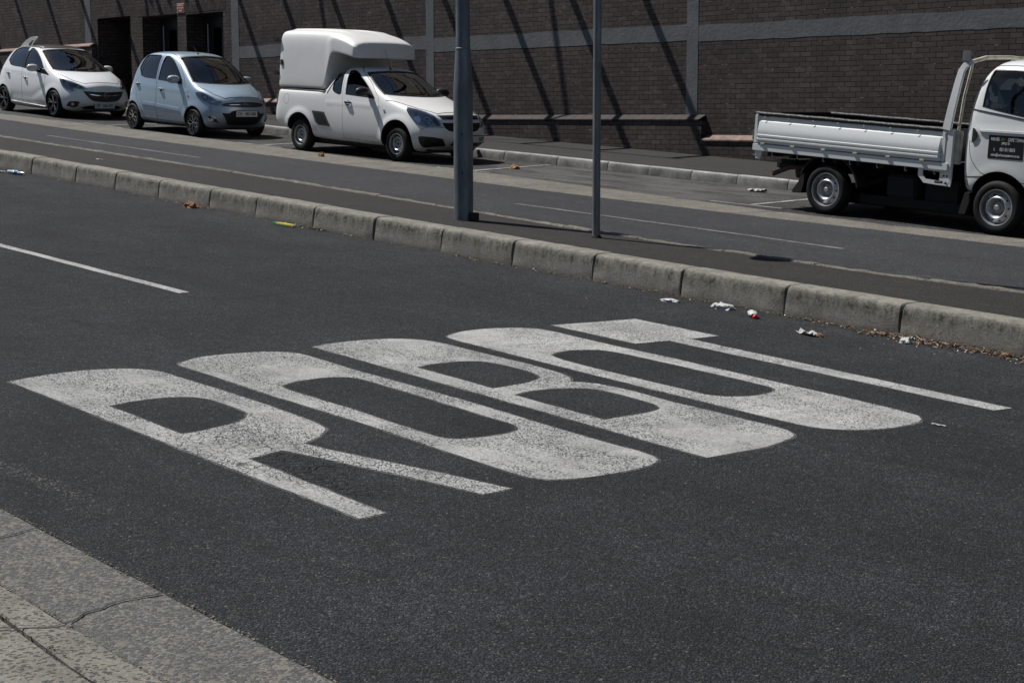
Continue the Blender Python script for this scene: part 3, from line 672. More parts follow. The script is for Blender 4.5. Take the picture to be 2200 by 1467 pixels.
# recess linings and the dark doors inside
for i, (a, c, z0, z1) in enumerate(openings):
    mb = MB(); D = .95
    mb.box(a - .1, a, WALL_Y + .352, WALL_Y + D, z0, z1 + .1); mb.box(c, c + .1, WALL_Y + .352, WALL_Y + D, z0, z1 + .1); mb.box(a, c, WALL_Y + .352, WALL_Y + D, z1, z1 + .1)
    if i == 0: mb.box(a - .1, c + .1, WALL_Y + D, WALL_Y + D + .1, z0, z1 + .1)
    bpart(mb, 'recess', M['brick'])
    if i:
        e = empty('double_door', (0, 0, 0)); e.parent = B; e.location = Vector(((a + c) / 2, WALL_Y + .3, z0)) - B.location
        f = MB(); yy = WALL_Y + .55; mid = (a + c) / 2 + .02
        f.box(a, a + .30, yy, yy + .12, z0, z1); f.box(c - .09, c, yy, yy + .12, z0, z1); f.box(a + .30, c - .09, yy, yy + .12, z1 - .26, z1)
        f.box(mid - .04, mid + .04, yy, yy + .10, z0, z1 - .26); f.box(a + .30, c - .09, yy + .02, yy + .10, z0, z0 + .25)
        for q in (a + .30, mid - .12, mid + .04, c - .17): f.box(q, q + .08, yy + .015, yy + .09, z0 + .25, z1 - .33)
        f.box(a + .30, c - .09, yy + .018, yy + .088, z1 - .33, z1 - .26)
        bpart(f, 'frame', M['frame_dark'], e)
        pn = MB(); pn.box(a + .38, mid - .12, yy + .045, yy + .055, z0 + .25, z1 - .33); bpart(pn, 'pane', M['pane_dark'], e)
        pn = MB(); pn.box(mid + .12, c - .17, yy + .045, yy + .055, z0 + .25, z1 - .33); bpart(pn, 'pane', M['pane_dark'], e)
        hd = MB(); hd.tube([(mid - .06, yy - .05, z0 + 1.3), (mid - .06, yy - .05, z0 + 2.0)], .015, 8); hd.tube([(mid + .06, yy - .05, z0 + 1.3), (mid + .06, yy - .05, z0 + 2.0)], .015, 8)
        for q in (mid - .06, mid + .06):
            for zz in (1.36, 1.94): hd.tube([(q, yy - .05, z0 + zz), (q, yy + .02, z0 + zz)], .01, 6)
        bpart(hd, 'handle', M['chrome'], e)
        nb = MB(); nb.box(a + .14, a + .17, yy - .012, yy, z1 - .95, z1 - .22); bpart(nb, 'name_strip', M['sign_white'], e)
        ins = MB(); ins.box(a, c, WALL_Y + 2.2, WALL_Y + 2.25, z0, z1); ins.box(a, c, WALL_Y + .96, WALL_Y + 2.2, z0 - .05, z0); bpart(ins, 'hall', M['dash'], e)
# soldier course lintel
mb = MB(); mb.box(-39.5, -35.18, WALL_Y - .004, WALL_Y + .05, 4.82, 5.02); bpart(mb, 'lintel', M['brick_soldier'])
# plaster pilasters and bands
PIL = [(-51.9, -51.55), (-44.55, -44.2), (-38.0, -37.7)]
PIL = [(-41.0 - 1.38 - .36, -42.38 - .04)]
def wx(x, y): return x
pil = [(-42.40, -42.06), (-34.92, -34.60), (-27.36, -27.10), (-19.95, -19.68)]
mb = MB()
for k in range(1, 6): pil.append((-42.4 - 7.5 * k, -42.06 - 7.5 * k))
for k in range(1, 5): pil.append((-19.95 + 7.45 * k, -19.68 + 7.45 * k))
for a, c in pil: mb = MB(); mb.box(a, c, WALL_Y - .006, WALL_Y + .1, -1.0 if a > -19.9 else 1.0, TOP - .01); bpart(mb, 'pilaster', M['plaster'])
rnd = random.Random(4)
for a, c in ((-34.595, -27.365), (-27.095, -19.955), (-19.675, -12.505)):
    n = 30; zt = 3.89 if a < -30 else (3.83 if a < -25 else 3.80); zl = zt - .285
    up = [(a + (c - a) * i / n, zt + rnd.uniform(-.006, .012)) for i in range(n + 1)]; dn = [(a + (c - a) * i / n, zl + rnd.uniform(-.008, .006)) for i in range(n, -1, -1)]
    mb = MB(); mb.prism(up + dn, WALL_Y - .004, WALL_Y + .02, 'XZ'); bpart(mb, 'plaster_band', M['plaster'])
for k in range(1, 4): mb = MB(); mb.box(-19.675 + 7.45 * k, -19.95 + 7.45 * (k + 1) - .004, WALL_Y - .004, WALL_Y + .1, 3.52, 3.80); bpart(mb, 'plaster_band', M['plaster'])
# low brick plinth with sloping coping bricks, stepping down the street
PY = WALL_Y - .14
plinth = [(-95, -53.0, 5.0), (-52.99, -41.80, 4.20), (-35.10, -27.4, 2.60), (-27.39, -19.46, 2.20), (-19.459, -12.0, 1.84), (-11.99, -4.5, 1.48), (-4.49, 25, 1.1)]
for a, c, zt in plinth:
    mb = MB(); cp = MB()
    mb.box(a, c, PY, WALL_Y - .001, -1.2, zt - .09)
    x = a; k = 0
    while x < c - .05:
        x2 = min(x + .232, c)
        v = [(x + .003, PY - .02, zt - .086), (x2 - .003, PY - .02, zt - .086), (x2 + .03, WALL_Y - .002, zt - .01), (x + .036, WALL_Y - .002, zt - .01),
             (x + .003, PY - .02, zt - .062), (x2 - .003, PY - .02, zt - .062), (x2 + .03, WALL_Y - .002, zt + .018), (x + .036, WALL_Y - .002, zt + .018)]
        cp.add(v, [(3, 2, 1, 0), (4, 5, 6, 7), (0, 1, 5, 4), (1, 2, 6, 5), (2, 3, 7, 6), (3, 0, 4, 7)]); x = x2
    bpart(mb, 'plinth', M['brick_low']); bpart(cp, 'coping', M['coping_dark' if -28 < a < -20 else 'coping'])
# canopy beams high on the wall; only their shadows fall into the picture
zB = 7.6; t_ = (zB - 4.6) / 1.72 ; L_B = 2.30
BX = [-52.0, -50.0, -48.02] + [-46.04, -44.05, -42.07, -40.11, -38.1, -36.2, -34.3, -32.45, -30.55, -28.65, -26.73, -24.87, -23.01, -21.14] + []
ends = []
for x in BX:
    x0 = x - t_ * 1.0; mb = MB(); mb.tube([(x0, WALL_Y, zB), (x0, WALL_Y - L_B, zB)], .082, 14); bpart(mb, 'canopy_beam', M['beam'])
mb = MB(); mb.tube([(BX[0] - t_ - .2, WALL_Y - L_B, zB), (BX[-1] - t_ + .2, WALL_Y - L_B, zB)], .035, 10); bpart(mb, 'canopy_rail', M['beam'])
for xt in (-41.1, -32.7, -25.72):
    i = min(range(len(BX)), key=lambda k: abs(BX[k] - xt - (-1.0))); x0 = BX[i] - t_
    mb = MB(); mb.tube([(x0, WALL_Y - L_B, zB), (x0 + 4.1, WALL_Y, zB + .95)], .038, 10); bpart(mb, 'stay_rod', M['beam'])
for xs_, zs in ((-38.62, 4.98), (-37.72, 4.96), (-36.9, 5.0), (-35.72, 5.02)):
    # short round-ended slabs, unseen, added for the scalloped shadows above the doors
    Lb = 1.15; zz = zs + 1.72 * (Lb / .34); x0 = xs_ - Lb / .34
    mb = MB(); mb.prism([(x0 - .13, WALL_Y - .0), (x0 - .13, WALL_Y - Lb + .12), (x0 - .08, WALL_Y - Lb + .03), (x0, WALL_Y - Lb), (x0 + .08, WALL_Y - Lb + .03), (x0 + .13, WALL_Y - Lb + .12), (x0 + .13, WALL_Y)], zz - .04, zz + .04, 'XY')
    if zz < TOP: bpart(mb, 'shadow_bracket', M['beam'])
    else:
        zz2 = TOP - .5; tt = (zz2 - zs) / 1.72; Lb2 = tt * .34; x0 = xs_ - tt
        mb = MB(); mb.prism([(x0 - .13, WALL_Y - .0), (x0 - .13, WALL_Y - Lb2 + .12), (x0 - .08, WALL_Y - Lb2 + .03), (x0, WALL_Y - Lb2), (x0 + .08, WALL_Y - Lb2 + .03), (x0 + .13, WALL_Y - Lb2 + .12), (x0 + .13, WALL_Y)], zz2 - .04, zz2 + .04, 'XY')
        bpart(mb, 'shadow_bracket', M['beam'])

def text(body, size, mat, T, parent, name='lettering', align='CENTER', ext=.0015, shear=0, space=1.0, bold=0, xs=1.0):
    c = bpy.data.curves.new(name, 'FONT'); c.body = body; c.size = size; c.align_x = align; c.align_y = 'CENTER'; c.extrude = ext; c.shear = shear; c.space_character = space; c.offset = bold; c.resolution_u = 3
    t = bpy.data.objects.new('tmp', c); COL.objects.link(t); dg = bpy.context.evaluated_depsgraph_get()
    me = bpy.data.meshes.new_from_object(t.evaluated_get(dg)); bpy.data.objects.remove(t); bpy.data.curves.remove(c)
    me.transform(T @ Matrix.Diagonal((xs, 1, 1, 1))); me.materials.clear(); me.materials.append(M[mat] if isinstance(mat, str) else mat); me.name = name
    return obj(name, me, None, parent)
# text plane helper: lettering that faces -Y, reading along +X
FACE_Y = Matrix(((1, 0, 0, 0), (0, 0, -1, 0), (0, 1, 0, 0), (0, 0, 0, 1)))
sg = empty('wall_sign', (-37.27, WALL_Y - .014, 4.945)); tag(sg, 'small red notice with pale lettering on the brick between the two dark doorways', 'sign')
mb = MB(); mb.box(-.175, .175, 0, .012, -.125, .125); mb.build('border', M['sign_cream'], sg)
mb = MB(); mb.box(-.158, .158, -.004, -.001, -.108, .108); mb.build('panel', M['sign_red'], sg)
for k, w in enumerate(('SPRINKLER', 'STOP VALVE', 'INSIDE')):
    text(w, .060, 'sign_cream', Matrix.Translation((0, -.006, .068 - .068 * k)) @ FACE_Y, sg, bold=.002, xs=.92)

# ------------------------------------------------------------------ house across the street behind the camera (unseen, added for its reflections)
F = empty('facade_building', (-20, -16, 0)); tag(F, 'unseen tan plastered building across the street, added only for reflections', 'building')
mb = MB()
for k in range(9): mb.box(-32 + 7 * k, -28.6 + 7 * k, 0, 5, -4, 7.6)
mb.box(-34, 34, .02, 5, 3.4, 4.3); mb.box(-34, 34, .4, 5, -4, 7.6); mb.box(-34, 34, -.2, 5.2, 7.6, 8.2)
mb.build('wall', M['plaster_tan'], F)
for k in range(8):
    for z0, z1 in ((.2, 3.3), (4.5, 7.0)): mb = MB(); mb.box(-28.4 + 7 * k, -25.2 + 7 * k, .3, .39, z0, z1); mb.build('window', M['glass_dark'], F)

# ------------------------------------------------------------------ vehicles
def subdivided(me, lv):
    o = bpy.data.objects.new('tmp', me); COL.objects.link(o); md = o.modifiers.new('s', 'SUBSURF'); md.levels = lv; md.render_levels = lv
    dg = bpy.context.evaluated_depsgraph_get(); r = bpy.data.meshes.new_from_object(o.evaluated_get(dg)); bpy.data.objects.remove(o); return r

def boolean(me, cut, op='DIFFERENCE'):
    a = bpy.data.objects.new('ta', me); b = bpy.data.objects.new('tb', cut); COL.objects.link(a); COL.objects.link(b)
    md = a.modifiers.new('b', 'BOOLEAN'); md.operation = op; md.object = b; md.solver = 'EXACT'; md.use_self = False
    dg = bpy.context.evaluated_depsgraph_get(); r = bpy.data.meshes.new_from_object(a.evaluated_get(dg))
    bpy.data.objects.remove(a); bpy.data.objects.remove(b); return r

def st(x, sec, zT, xT=None, zb=None):
    xs = x if isinstance(x, (list, tuple)) else [x] * 6
    return dict(x=list(xs), s=sec, zT=zT, xT=xs[5] if xT is None else xT, zb=sec[0][1] if zb is None else zb)

def cage(stations, bulge0, bulge1):
    """stations rear to front; each a half ring of B0 Bh S1..S6 Th T0"""
    vs = []; fs = []; N = 18
    for q in stations:
        x, s = q['x'], q['s']; y1 = s[0][0]; y6, z6 = s[5]
        half = [(x[0], 0, q['zb']), (x[0], y1 * .55, q['zb'])] + [(x[k], s[k][0], s[k][1]) for k in range(6)]
        half += [(x[5] * .35 + q['xT'] * .65, y6 * .58, z6 * .25 + q['zT'] * .75), (q['xT'], 0, q['zT'])]
        vs += half + [(a, -b, c) for a, b, c in reversed(half[1:-1])]
    for i in range(len(stations) - 1):
        for k in range(N):
            k2 = (k + 1) % N; fs.append((i * N + k, i * N + k2, (i + 1) * N + k2, (i + 1) * N + k))
    def cap(i, q, bul, flip):
        b = i * N; x, s = q['x'], q['s']
        rows = [[b + 16, b + 17, b + 0, b + 1, b + 2]]
        for k in range(1, 5):
            base = len(vs); y, z = s[k]
            vs.append((x[k] + bul[k] * .82, -y * .58, z)); vs.append((x[k] + bul[k], 0, z)); vs.append((x[k] + bul[k] * .82, y * .58, z))
            rows.append([b + 16 - k, base, base + 1, base + 2, b + 2 + k])
        rows.append([b + 11, b + 10, b + 9, b + 8, b + 7])
        for r in range(5):
            for c in range(4):
                f = (rows[r][c], rows[r][c + 1], rows[r + 1][c + 1], rows[r + 1][c]); fs.append(f if not flip else f[::-1])
    cap(0, stations[0], bulge0, True); cap(len(stations) - 1, stations[-1], bulge1, False)
    me = mesh('cage', vs, fs); bm = bmesh.new(); bm.from_mesh(me); bmesh.ops.recalc_face_normals(bm, faces=bm.faces); bm.to_mesh(me); bm.free(); return me

def prism_me(poly, d0, d1, plane): 
    m = MB(); m.prism(poly, d0, d1, plane); return m.mesh('c')
def join_me(meshes):
    bm = bmesh.new()
    for m in meshes: bm.from_mesh(m)
    r = bpy.data.meshes.new('j'); bm.to_mesh(r); bm.free(); return r

class Shell:
    def __init__(s, me, thick=.045):
        s.base = me; bm = bmesh.new(); bm.from_mesh(me); bmesh.ops.triangulate(bm, faces=bm.faces); s.tri = bpy.data.meshes.new('t'); bm.to_mesh(s.tri)
        s.bvh = BVHTree.FromBMesh(bm); bm.free()
        s.vn = [v.normal.copy() for v in s.tri.vertices]; s.tv = [v.co.copy() for v in s.tri.vertices]; s.tf = [tuple(p.vertices) for p in s.tri.polygons]
        s.thick = thick
    def cavity(s, clip_poly):
        me = s.base.copy()
        n = [v.normal.copy() for v in me.vertices]
        for v in me.vertices: v.co = v.co - n[v.index] * s.thick
        return boolean(me, prism_me(clip_poly, -1.5, 1.5, 'XZ'), 'INTERSECT')
    def nrm(s, co):
        h = s.bvh.find_nearest(co)
        if h[0] is None: return None, 9
        i = h[2]; a, b, c = s.tf[i]; A, B_, C_ = s.tv[a], s.tv[b], s.tv[c]
        v0, v1, v2 = B_ - A, C_ - A, h[0] - A; d00, d01, d11, d20, d21 = v0.dot(v0), v0.dot(v1), v1.dot(v1), v2.dot(v0), v2.dot(v1)
        den = d00 * d11 - d01 * d01
        if abs(den) < 1e-14: return h[1], h[3]
        v = (d11 * d20 - d01 * d21) / den; w = (d00 * d21 - d01 * d20) / den
        return (s.vn[a] * (1 - v - w) + s.vn[b] * v + s.vn[c] * w).normalized(), h[3]
    def finish(s, me, name, paint, dark, parent):
        """outer skin gets the paint and the smooth normals of the uncut shell; every cut face gets the dark lining"""
        me.materials.clear(); me.materials.append(paint); me.materials.append(dark)
        ln = [None] * len(me.loops); cache = {}
        for p in me.polygons:
            c = p.center; n, d = s.nrm(c); outer = d < .004 and n.dot(p.normal) > .5
            if outer:
                # every corner must lie on the skin too
                for vi in p.vertices:
                    if vi not in cache: cache[vi] = s.nrm(me.vertices[vi].co)
                    if cache[vi][1] > .004: outer = False; break
            p.material_index = 0 if outer else 1; p.use_smooth = True
            for li in p.loop_indices:
                vi = me.loops[li].vertex_index; ln[li] = tuple(cache[vi][0]) if outer else tuple(p.normal)
        me.normals_split_custom_set(ln)
        me.name = name; return obj(name, me, None, parent)
    def patch(s, poly, view, name, mat, parent, off=.003, thick=.0, dens=.05, rounded=True, limit=None, back=None, smoothn=True):
        """an outline seen from 'side' (x,z; near side), 'far', 'front' (y,z) or 'top' (x,y), laid on the skin"""
        if rounded: poly = catmull(poly, 3, sharp=50)
        # subdivide the outline
        P = []
        for i in range(len(poly)):
            a, b = Vector(poly[i]), Vector(poly[(i + 1) % len(poly)]); k = max(1, int((b - a).length / dens))
            for j in range(k): P.append(a.lerp(b, j / k))
        n = len(P); x0, x1 = min(p.x for p in P), max(p.x for p in P); y0, y1 = min(p.y for p in P), max(p.y for p in P)
        def inside(p):
            c = False
            for i in range(n):
                a, b = P[i], P[(i + 1) % n]
                if (a.y > p.y) != (b.y > p.y) and p.x < (b.x - a.x) * (p.y - a.y) / (b.y - a.y) + a.x: c = not c
            return c
        pts = list(P); X = x0 + dens * .5
        while X < x1:
            Y_ = y0 + dens * .5
            while Y_ < y1:
                q = Vector((X, Y_))
                if inside(q) and min((q - p).length_squared for p in P) > (dens * .35) ** 2: pts.append(q)
                Y_ += dens
            X += dens
        r = delaunay_2d_cdt(pts, [(i, (i + 1) % n) for i in range(n)], [], 1, 1e-6)
        V2, F2 = r[0], r[2]; vs = []; ns = []
        for v in V2:
            if view == 'side': o, d = Vector((v.x, -2.5, v.y)), Vector((0, 1, 0))
            elif view == 'far': o, d = Vector((v.x, 2.5, v.y)), Vector((0, -1, 0))
            elif view == 'front': o, d = Vector((6, v.x, v.y)), Vector((-1, 0, 0))
            elif view == 'rear': o, d = Vector((-6, v.x, v.y)), Vector((1, 0, 0))
            elif view == 'top': o, d = Vector((v.x, v.y, 5)), Vector((0, 0, -1))
            else:
                ang = view; d = Vector((-math.cos(ang), math.sin(ang), 0)); u = Vector((-math.sin(ang), -math.cos(ang), 0)) * -1
                o = u * v.x + Vector((0, 0, v.y)) - d * 6
            h = s.bvh.ray_cast(o, d)
            if h[0] is None:
                h = s.bvh.find_nearest(o + d * (2.0 if view in ('side', 'far') else 4.3)); 
            nn, _ = s.nrm(h[0]); vs.append(h[0] + nn * off); ns.append(nn)
        fs = [tuple(f) for f in F2]
        me = mesh(name, vs, fs)
        # face the skin's way
        bm = bmesh.new(); bm.from_mesh(me); bm.normal_update()
        for f in bm.faces:
            q = sum((ns[v.index] for v in f.verts), Vector()); 
            if f.normal.dot(q) < 0: f.normal_flip()
        if thick:
            r_ = bmesh.ops.extrude_face_region(bm, geom=bm.faces[:]); nv = [x for x in r_['geom'] if isinstance(x, bmesh.types.BMVert)]
            for v in nv:
                _n, _d = s.nrm(v.co); v.co += _n * thick
        bm.to_mesh(me); bm.free()
        me.polygons.foreach_set('use_smooth', [True] * len(me.polygons))
        if thick: me.set_sharp_from_angle(angle=R(35))
        mats = mat if isinstance(mat, (list, tuple)) else [mat]
        for m in mats: me.materials.append(m)
        return obj(name, me, None, parent)
    def point(s, u, v, view):
        if view == 'side': o, d = Vector((u, -2.5, v)), Vector((0, 1, 0))
        elif view == 'far': o, d = Vector((u, 2.5, v)), Vector((0, -1, 0))
        elif view == 'front': o, d = Vector((6, u, v)), Vector((-1, 0, 0))
        elif view == 'top': o, d = Vector((u, v, 5)), Vector((0, 0, -1))
        h = s.bvh.ray_cast(o, d)
        if h[0] is None: return None, None
        n, _ = s.nrm(h[0]); return h[0], n
    def seam(s, pts, view, name, mat, parent, w=.004, lift=.0008):
        """a thin tube half sunk in the skin: the dark gap of a panel joint"""
        P = []
        for a, b in zip(pts, pts[1:]):
            k = max(1, int((Vector(b) - Vector(a)).length / .03))
            for j in range(k): 
                q = Vector(a).lerp(Vector(b), j / k); h, n = s.point(q.x, q.y, view)
                if h is not None: P.append(h + n * lift)
        h, n = s.point(pts[-1][0], pts[-1][1], view)
        if h is not None: P.append(h + n * lift)
        if len(P) < 2: return None
        m = MB(); m.tube(P, w, 6, caps=False); return m.build(name, mat, parent)

def mirror_poly(p): return [(-a, b) for a, b in p]

def wheel(parent, x, y, r, width, side, kind, tyre_mat='rubber', rim_r=None, steer=0):
    """side: -1 near (outer face towards -Y), +1 far"""
    w = empty('wheel', (x, y, r)); w.parent = parent; w.rotation_euler = (0, random.uniform(0, 6) * 0, steer)
    rr = rim_r or r * .66; h = width / 2; sgn = side
    def P(l): return [(a, b * sgn) for a, b in l]
    t = MB(); t.lathe(P([(rr - .004, h - .022), (rr + .006, h - .006), (rr + .02, h - .001), ((rr + r) / 2, h + .004), (r - .028, h - .006), (r - .010, h - .022), (r, h - .045), (r, 0), (r, -h + .045), (r - .010, -h + .022), (r - .028, -h + .006), (rr, -h + .01), (rr - .004, -h + .03)]), 40, closed=True)
    me = t.mesh('tyre', True); me.materials.append(M[tyre_mat]); obj('tyre', me, None, w)
    rim = empty('rim', (0, 0, 0)); rim.parent = w
    def add(mb, name, mat, smooth=True): 
        me = mb.mesh(name, smooth); me.materials.append(M[mat]); obj(name, me, None, rim)
    brl = MB(); brl.lathe(P([(rr, h - .012), (rr - .004, h - .004), (rr - .014, h - .006), (rr - .020, h - .03), (rr - .028, h - .09), (rr - .03, -h + .02), (rr, -h + .02), (rr + .002, -h + .04)]), 40, closed=True)
    add(brl, 'barrel', 'alloy_black' if kind in ('five', 'mesh') else 'rim_steel')
    bd = MB(); bd.lathe(P([(0.0, h - .10), (rr * .78, h - .10), (rr * .78, h - .12), (0, h - .12)]), 24); add(bd, 'brake_disc', 'underbody')
    if kind == 'five':
        m = MB(); fce = MB()
        for k in range(5):
            a = 2 * math.pi * k / 5 + .3
            for s_ in (-1, 1):
                a1 = a + s_ * .05; a2 = a + s_ * .17
                p1 = Vector((math.cos(a1) * .05, (h - .035) * sgn, math.sin(a1) * .05)); p2 = Vector((math.cos(a2) * (rr - .012), (h - .012) * sgn, math.sin(a2) * (rr - .012)))
                m.tube([p1, p1.lerp(p2, .5) + Vector((0, -.004 * sgn, 0)), p2], [.014, .012, .010], 6)
                off = Vector((0, .0115 * sgn, 0)); fce.tube([p1 + off, p1.lerp(p2, .5) + off, p2 + off], [.006, .005, .004], 5)
        m.lathe(P([(.0, h - .016), (.05, h - .018), (.056, h - .03), (.06, h - .06), (0, h - .06)]), 20)
        add(m, 'spokes', 'alloy_black'); add(fce, 'polished_edges', 'alloy')
    elif kind == 'mesh':
        m = MB(); fce = MB(); K = 7
        for k in range(K):
            a = 2 * math.pi * k / K
            for s_ in (-1, 1):
                pts = [(.045, a + s_ * .10), (rr * .50, a + s_ * .10), (rr * .62, a + s_ * .16), (rr - .012, a + s_ * math.pi / K * .92)]
                P3 = [Vector((math.cos(t2) * q, (h - .030 + .014 * q / rr) * sgn, math.sin(t2) * q)) for q, t2 in pts]
                m.tube(P3, .009, 6); off = Vector((0, .0075 * sgn, 0)); fce.tube([p_ + off for p_ in P3], .0042, 5)
            P3 = [Vector((math.cos(a) * q, (h - .030 + .014 * q / rr) * sgn, math.sin(a) * q)) for q in (rr * .58, rr - .012)]
            m.tube(P3, .007, 6); off = Vector((0, .006 * sgn, 0)); fce.tube([p_ + off for p_ in P3], .0036, 5)
        m.lathe(P([(.0, h - .014), (.04, h - .015), (.052, h - .03), (.055, h - .06), (0, h - .06)]), 20)
        add(m, 'spokes', 'alloy_black'); add(fce, 'polished_edges', 'alloy'); c = MB(); c.lathe(P([(0, h - .011), (.022, h - .012), (.024, h - .016)]), 16); add(c, 'centre_cap', 'alloy')
    else:
        small = kind == 'steel'
        # pressed disc: bright raised ring with slots, dark well
        q = rr - .03
        prof = [(.0, h - .05), (.05, h - .05), (.056, h - .062), (q * .50, h - .066), (q * .60, h - .034), (q * .68, h - .024), (q * .78, h - .030), (q * .90, h - .055), (q, h - .075), (q, h - .082), (q * .88, h - .062), (q * .76, h - .038), (q * .66, h - .032), (q * .58, h - .042), (q * .48, h - .075), (0, h - .075)]
        if not small: prof = [(.0, h - .055), (.06, h - .055), (q * .40, h - .075), (q * .52, h - .05), (q * .60, h - .018), (q * .66, h - .012), (q * .72, h - .022), (q * .86, h - .045), (q, h - .06), (q, h - .068), (q * .84, h - .054), (q * .70, h - .030), (q * .58, h - .03), (q * .48, h - .062), (q * .38, h - .085), (0, h - .085)]
        d = MB(); d.lathe(P(prof), 48); add(d, 'disc', 'rim_steel')
        hs = MB(); K = 9 if small else 10
        for k in range(K):
            a = 2 * math.pi * k / K; rc = q * (.84 if small else .79); yy = (h - (.041 if small else .031)) * sgn
            ww, hh = (.022, .020) if small else (.014, .014)
            c_, s_ = math.cos(a), math.sin(a); ring = [(c_ * (rc + math.cos(t) * hh) - s_ * math.sin(t) * ww, yy, s_ * (rc + math.cos(t) * hh) + c_ * math.sin(t) * ww) for t in [i * math.pi / 6 for i in range(12)]]
            ring2 = [(a_, b_ - .03 * sgn, c2) for a_, b_, c2 in ring]
            hs.add(ring + ring2, [tuple(range(12)), tuple(range(23, 11, -1))] + [(i, (i + 1) % 12, (i + 1) % 12 + 12, i + 12) for i in range(12)])
        add(hs, 'vent_holes', 'black_matt', False)
        hb = MB(); hb.lathe(P([(0, h - .012), (.026, h - .013), (.034, h - .022), (.036, h - .05), (0, h - .05)] if not small else [(0, h - .042), (.026, h - .044), (.03, h - .06), (0, h - .06)]), 18)
        for k in range(5):
            a = 2 * math.pi * k / 5 + .2; c_, s_ = math.cos(a) * .062, math.sin(a) * .062; yy = h - (.055 if small else .062)
            hb.tube([(c_, (yy - .01) * sgn, s_), (c_, (yy + .018) * sgn, s_)], .008, 6)
        add(hb, 'hub', 'black' if small else 'rim_steel')
    return w

def plate(parent, pos, rotz, txt, tilt=0, w=.52, hgt=.112, align='CENTER', tx=0):
    e = empty('number_plate', pos); e.parent = parent; e.rotation_euler = (tilt, 0, rotz)
    m = MB(); m.box(-w / 2 - .012, w / 2 + .012, -.008, .012, -hgt / 2 - .012, hgt / 2 + .012); m.build('plate_frame', M['black'], e, bevel=.003)
    m = MB(); m.box(-w / 2, w / 2, -.0095, -.0085, -hgt / 2, hgt / 2); m.build('plate_panel', M['plate'], e)
    text(txt, .098, 'plate_ink', Matrix.Translation((tx, -.0115, -.001)) @ FACE_Y, e, name='plate_text', bold=.0015, xs=.80, align=align)
    return e

def mirror(parent, x, y, z, side, cap, arm='black', sx=1.0):
    e = empty('wing_mirror', (x, y, z)); e.parent = parent; e.scale = (1.3, 1.25, 1.3)
    # housing
    vs = []; n, mm = 10, 8
    m = MB()
    for i in range(mm + 1):
        v = i / mm; ph = v * math.pi
        for k in range(n * 2):
            t = math.pi * k / n; cx = .055 * math.sin(ph) * math.cos(t); 
            yv = .115 * math.cos(ph); zz = (.072 if math.sin(t) > 0 else .062) * math.sin(ph) ** .7 * math.sin(t)
            cx = cx if cx > 0 else cx * .35
            vs.append((cx * 1.25, yv * sx, zz))
    fs = []
    N = n * 2
    for i in range(mm):
        for k in range(N): fs.append((i * N + k, i * N + (k + 1) % N, (i + 1) * N + (k + 1) % N, (i + 1) * N + k))
    m.add(vs, fs); me = m.mesh('housing', True); me.materials.append(cap); obj('housing', me, None, e)
    a = MB(); a.tube([(-.01, .08 * -side * sx, -.03), (-.0, .13 * -side * sx, -.055), (.0, .17 * -side * sx, -.06)], [.03, .026, .03], 8); a.build('arm', M[arm], e, smooth=True)
    gl = MB(); gl.lathe([(0, -.028), (.056, -.028), (.056, -.024), (0, -.024)], 20, T=Matrix.Rotation(R(90), 4, 'Z') @ Matrix.Diagonal((1.0, 1, .9, 1)).copy()); gl.build('mirror_glass', M['chrome'], e)
    return e

def handle(shell, parent, x, z, mat, w=.20, hgt=.032, kind='bar'):
    for view, sd in (('side', -1), ('far', 1)):
        h, n = shell.point(x, z, view)
        e = empty('door_handle', h); e.parent = parent
        m = MB(); m.tube([(-w / 2, 0, 0), (-w / 2 + .03, .030 * sd, .004), (0, .036 * sd, .006), (w / 2 - .03, .030 * sd, .004), (w / 2, 0, 0)], [hgt * .35, hgt * .5, hgt * .55, hgt * .5, hgt * .35], 10); m.build('grip', mat, e, smooth=True)
        shell.patch([(x + math.cos(t) * w * .36 - .01, z + math.sin(t) * hgt * 1.25 - .012) for t in [i * math.pi / 8 for i in range(16)]], view, 'recess', M['dash'] if kind != 'paint' else mat, e, off=.0015, rounded=False, dens=.03).matrix_parent_inverse = Matrix.Translation(-Vector(h))
        e2 = e

def interior(parent, xs_front, xs_rear, seat_w, z0, zs, dash_x, dash_z, halfw, wheel_side=-1):
    m = MB(); m.box(dash_x - .28, dash_x + .12, -halfw, halfw, z0 + .15, dash_z); m.build('dashboard', M['dash'], parent, bevel=.06)
    for xf, ys in ((xs_front, (-.36, .36)), (xs_rear, (-.36, .36))):
        if xf is None: continue
        for y in ys:
            s_ = empty('seat', (xf, y, z0)); s_.parent = parent
            m = MB(); m.prism([(-.22, 0), (-.10, .02), (-.26, .56), (-.36, .58), (-.38, .5)], -.23, .23, 'XZ'); m.build('backrest', M['seat'], s_, bevel=.04)
            m = MB(); m.prism([(-.22, -.02), (.28, .04), (.30, -.08), (-.2, -.12)], -.23, .23, 'XZ'); m.build('cushion', M['seat'], s_, bevel=.04)
            m = MB(); m.box(-.37, -.27, -.12, .12, .62, .79); m.tube([(-.32, -.06, .5), (-.32, -.06, .65)], .006, 6); m.tube([(-.32, .06, .5), (-.32, .06, .65)], .006, 6); m.build('headrest', M['seat'], s_, bevel=.035)
    sw = MB(); cx, cz = dash_x - .36, dash_z - .03
    pts = [(cx + math.sin(t) * .18 * .35, -.36 + math.cos(t) * .18, cz + math.sin(t) * .17) for t in [2 * math.pi * i / 24 for i in range(25)]]
    sw.tube(pts, .014, 8, caps=False); sw.tube([(cx, -.36 - .17, cz), (cx, -.36 + .17, cz)], .018, 8); sw.build('steering_wheel', M['dash'], parent, smooth=True)

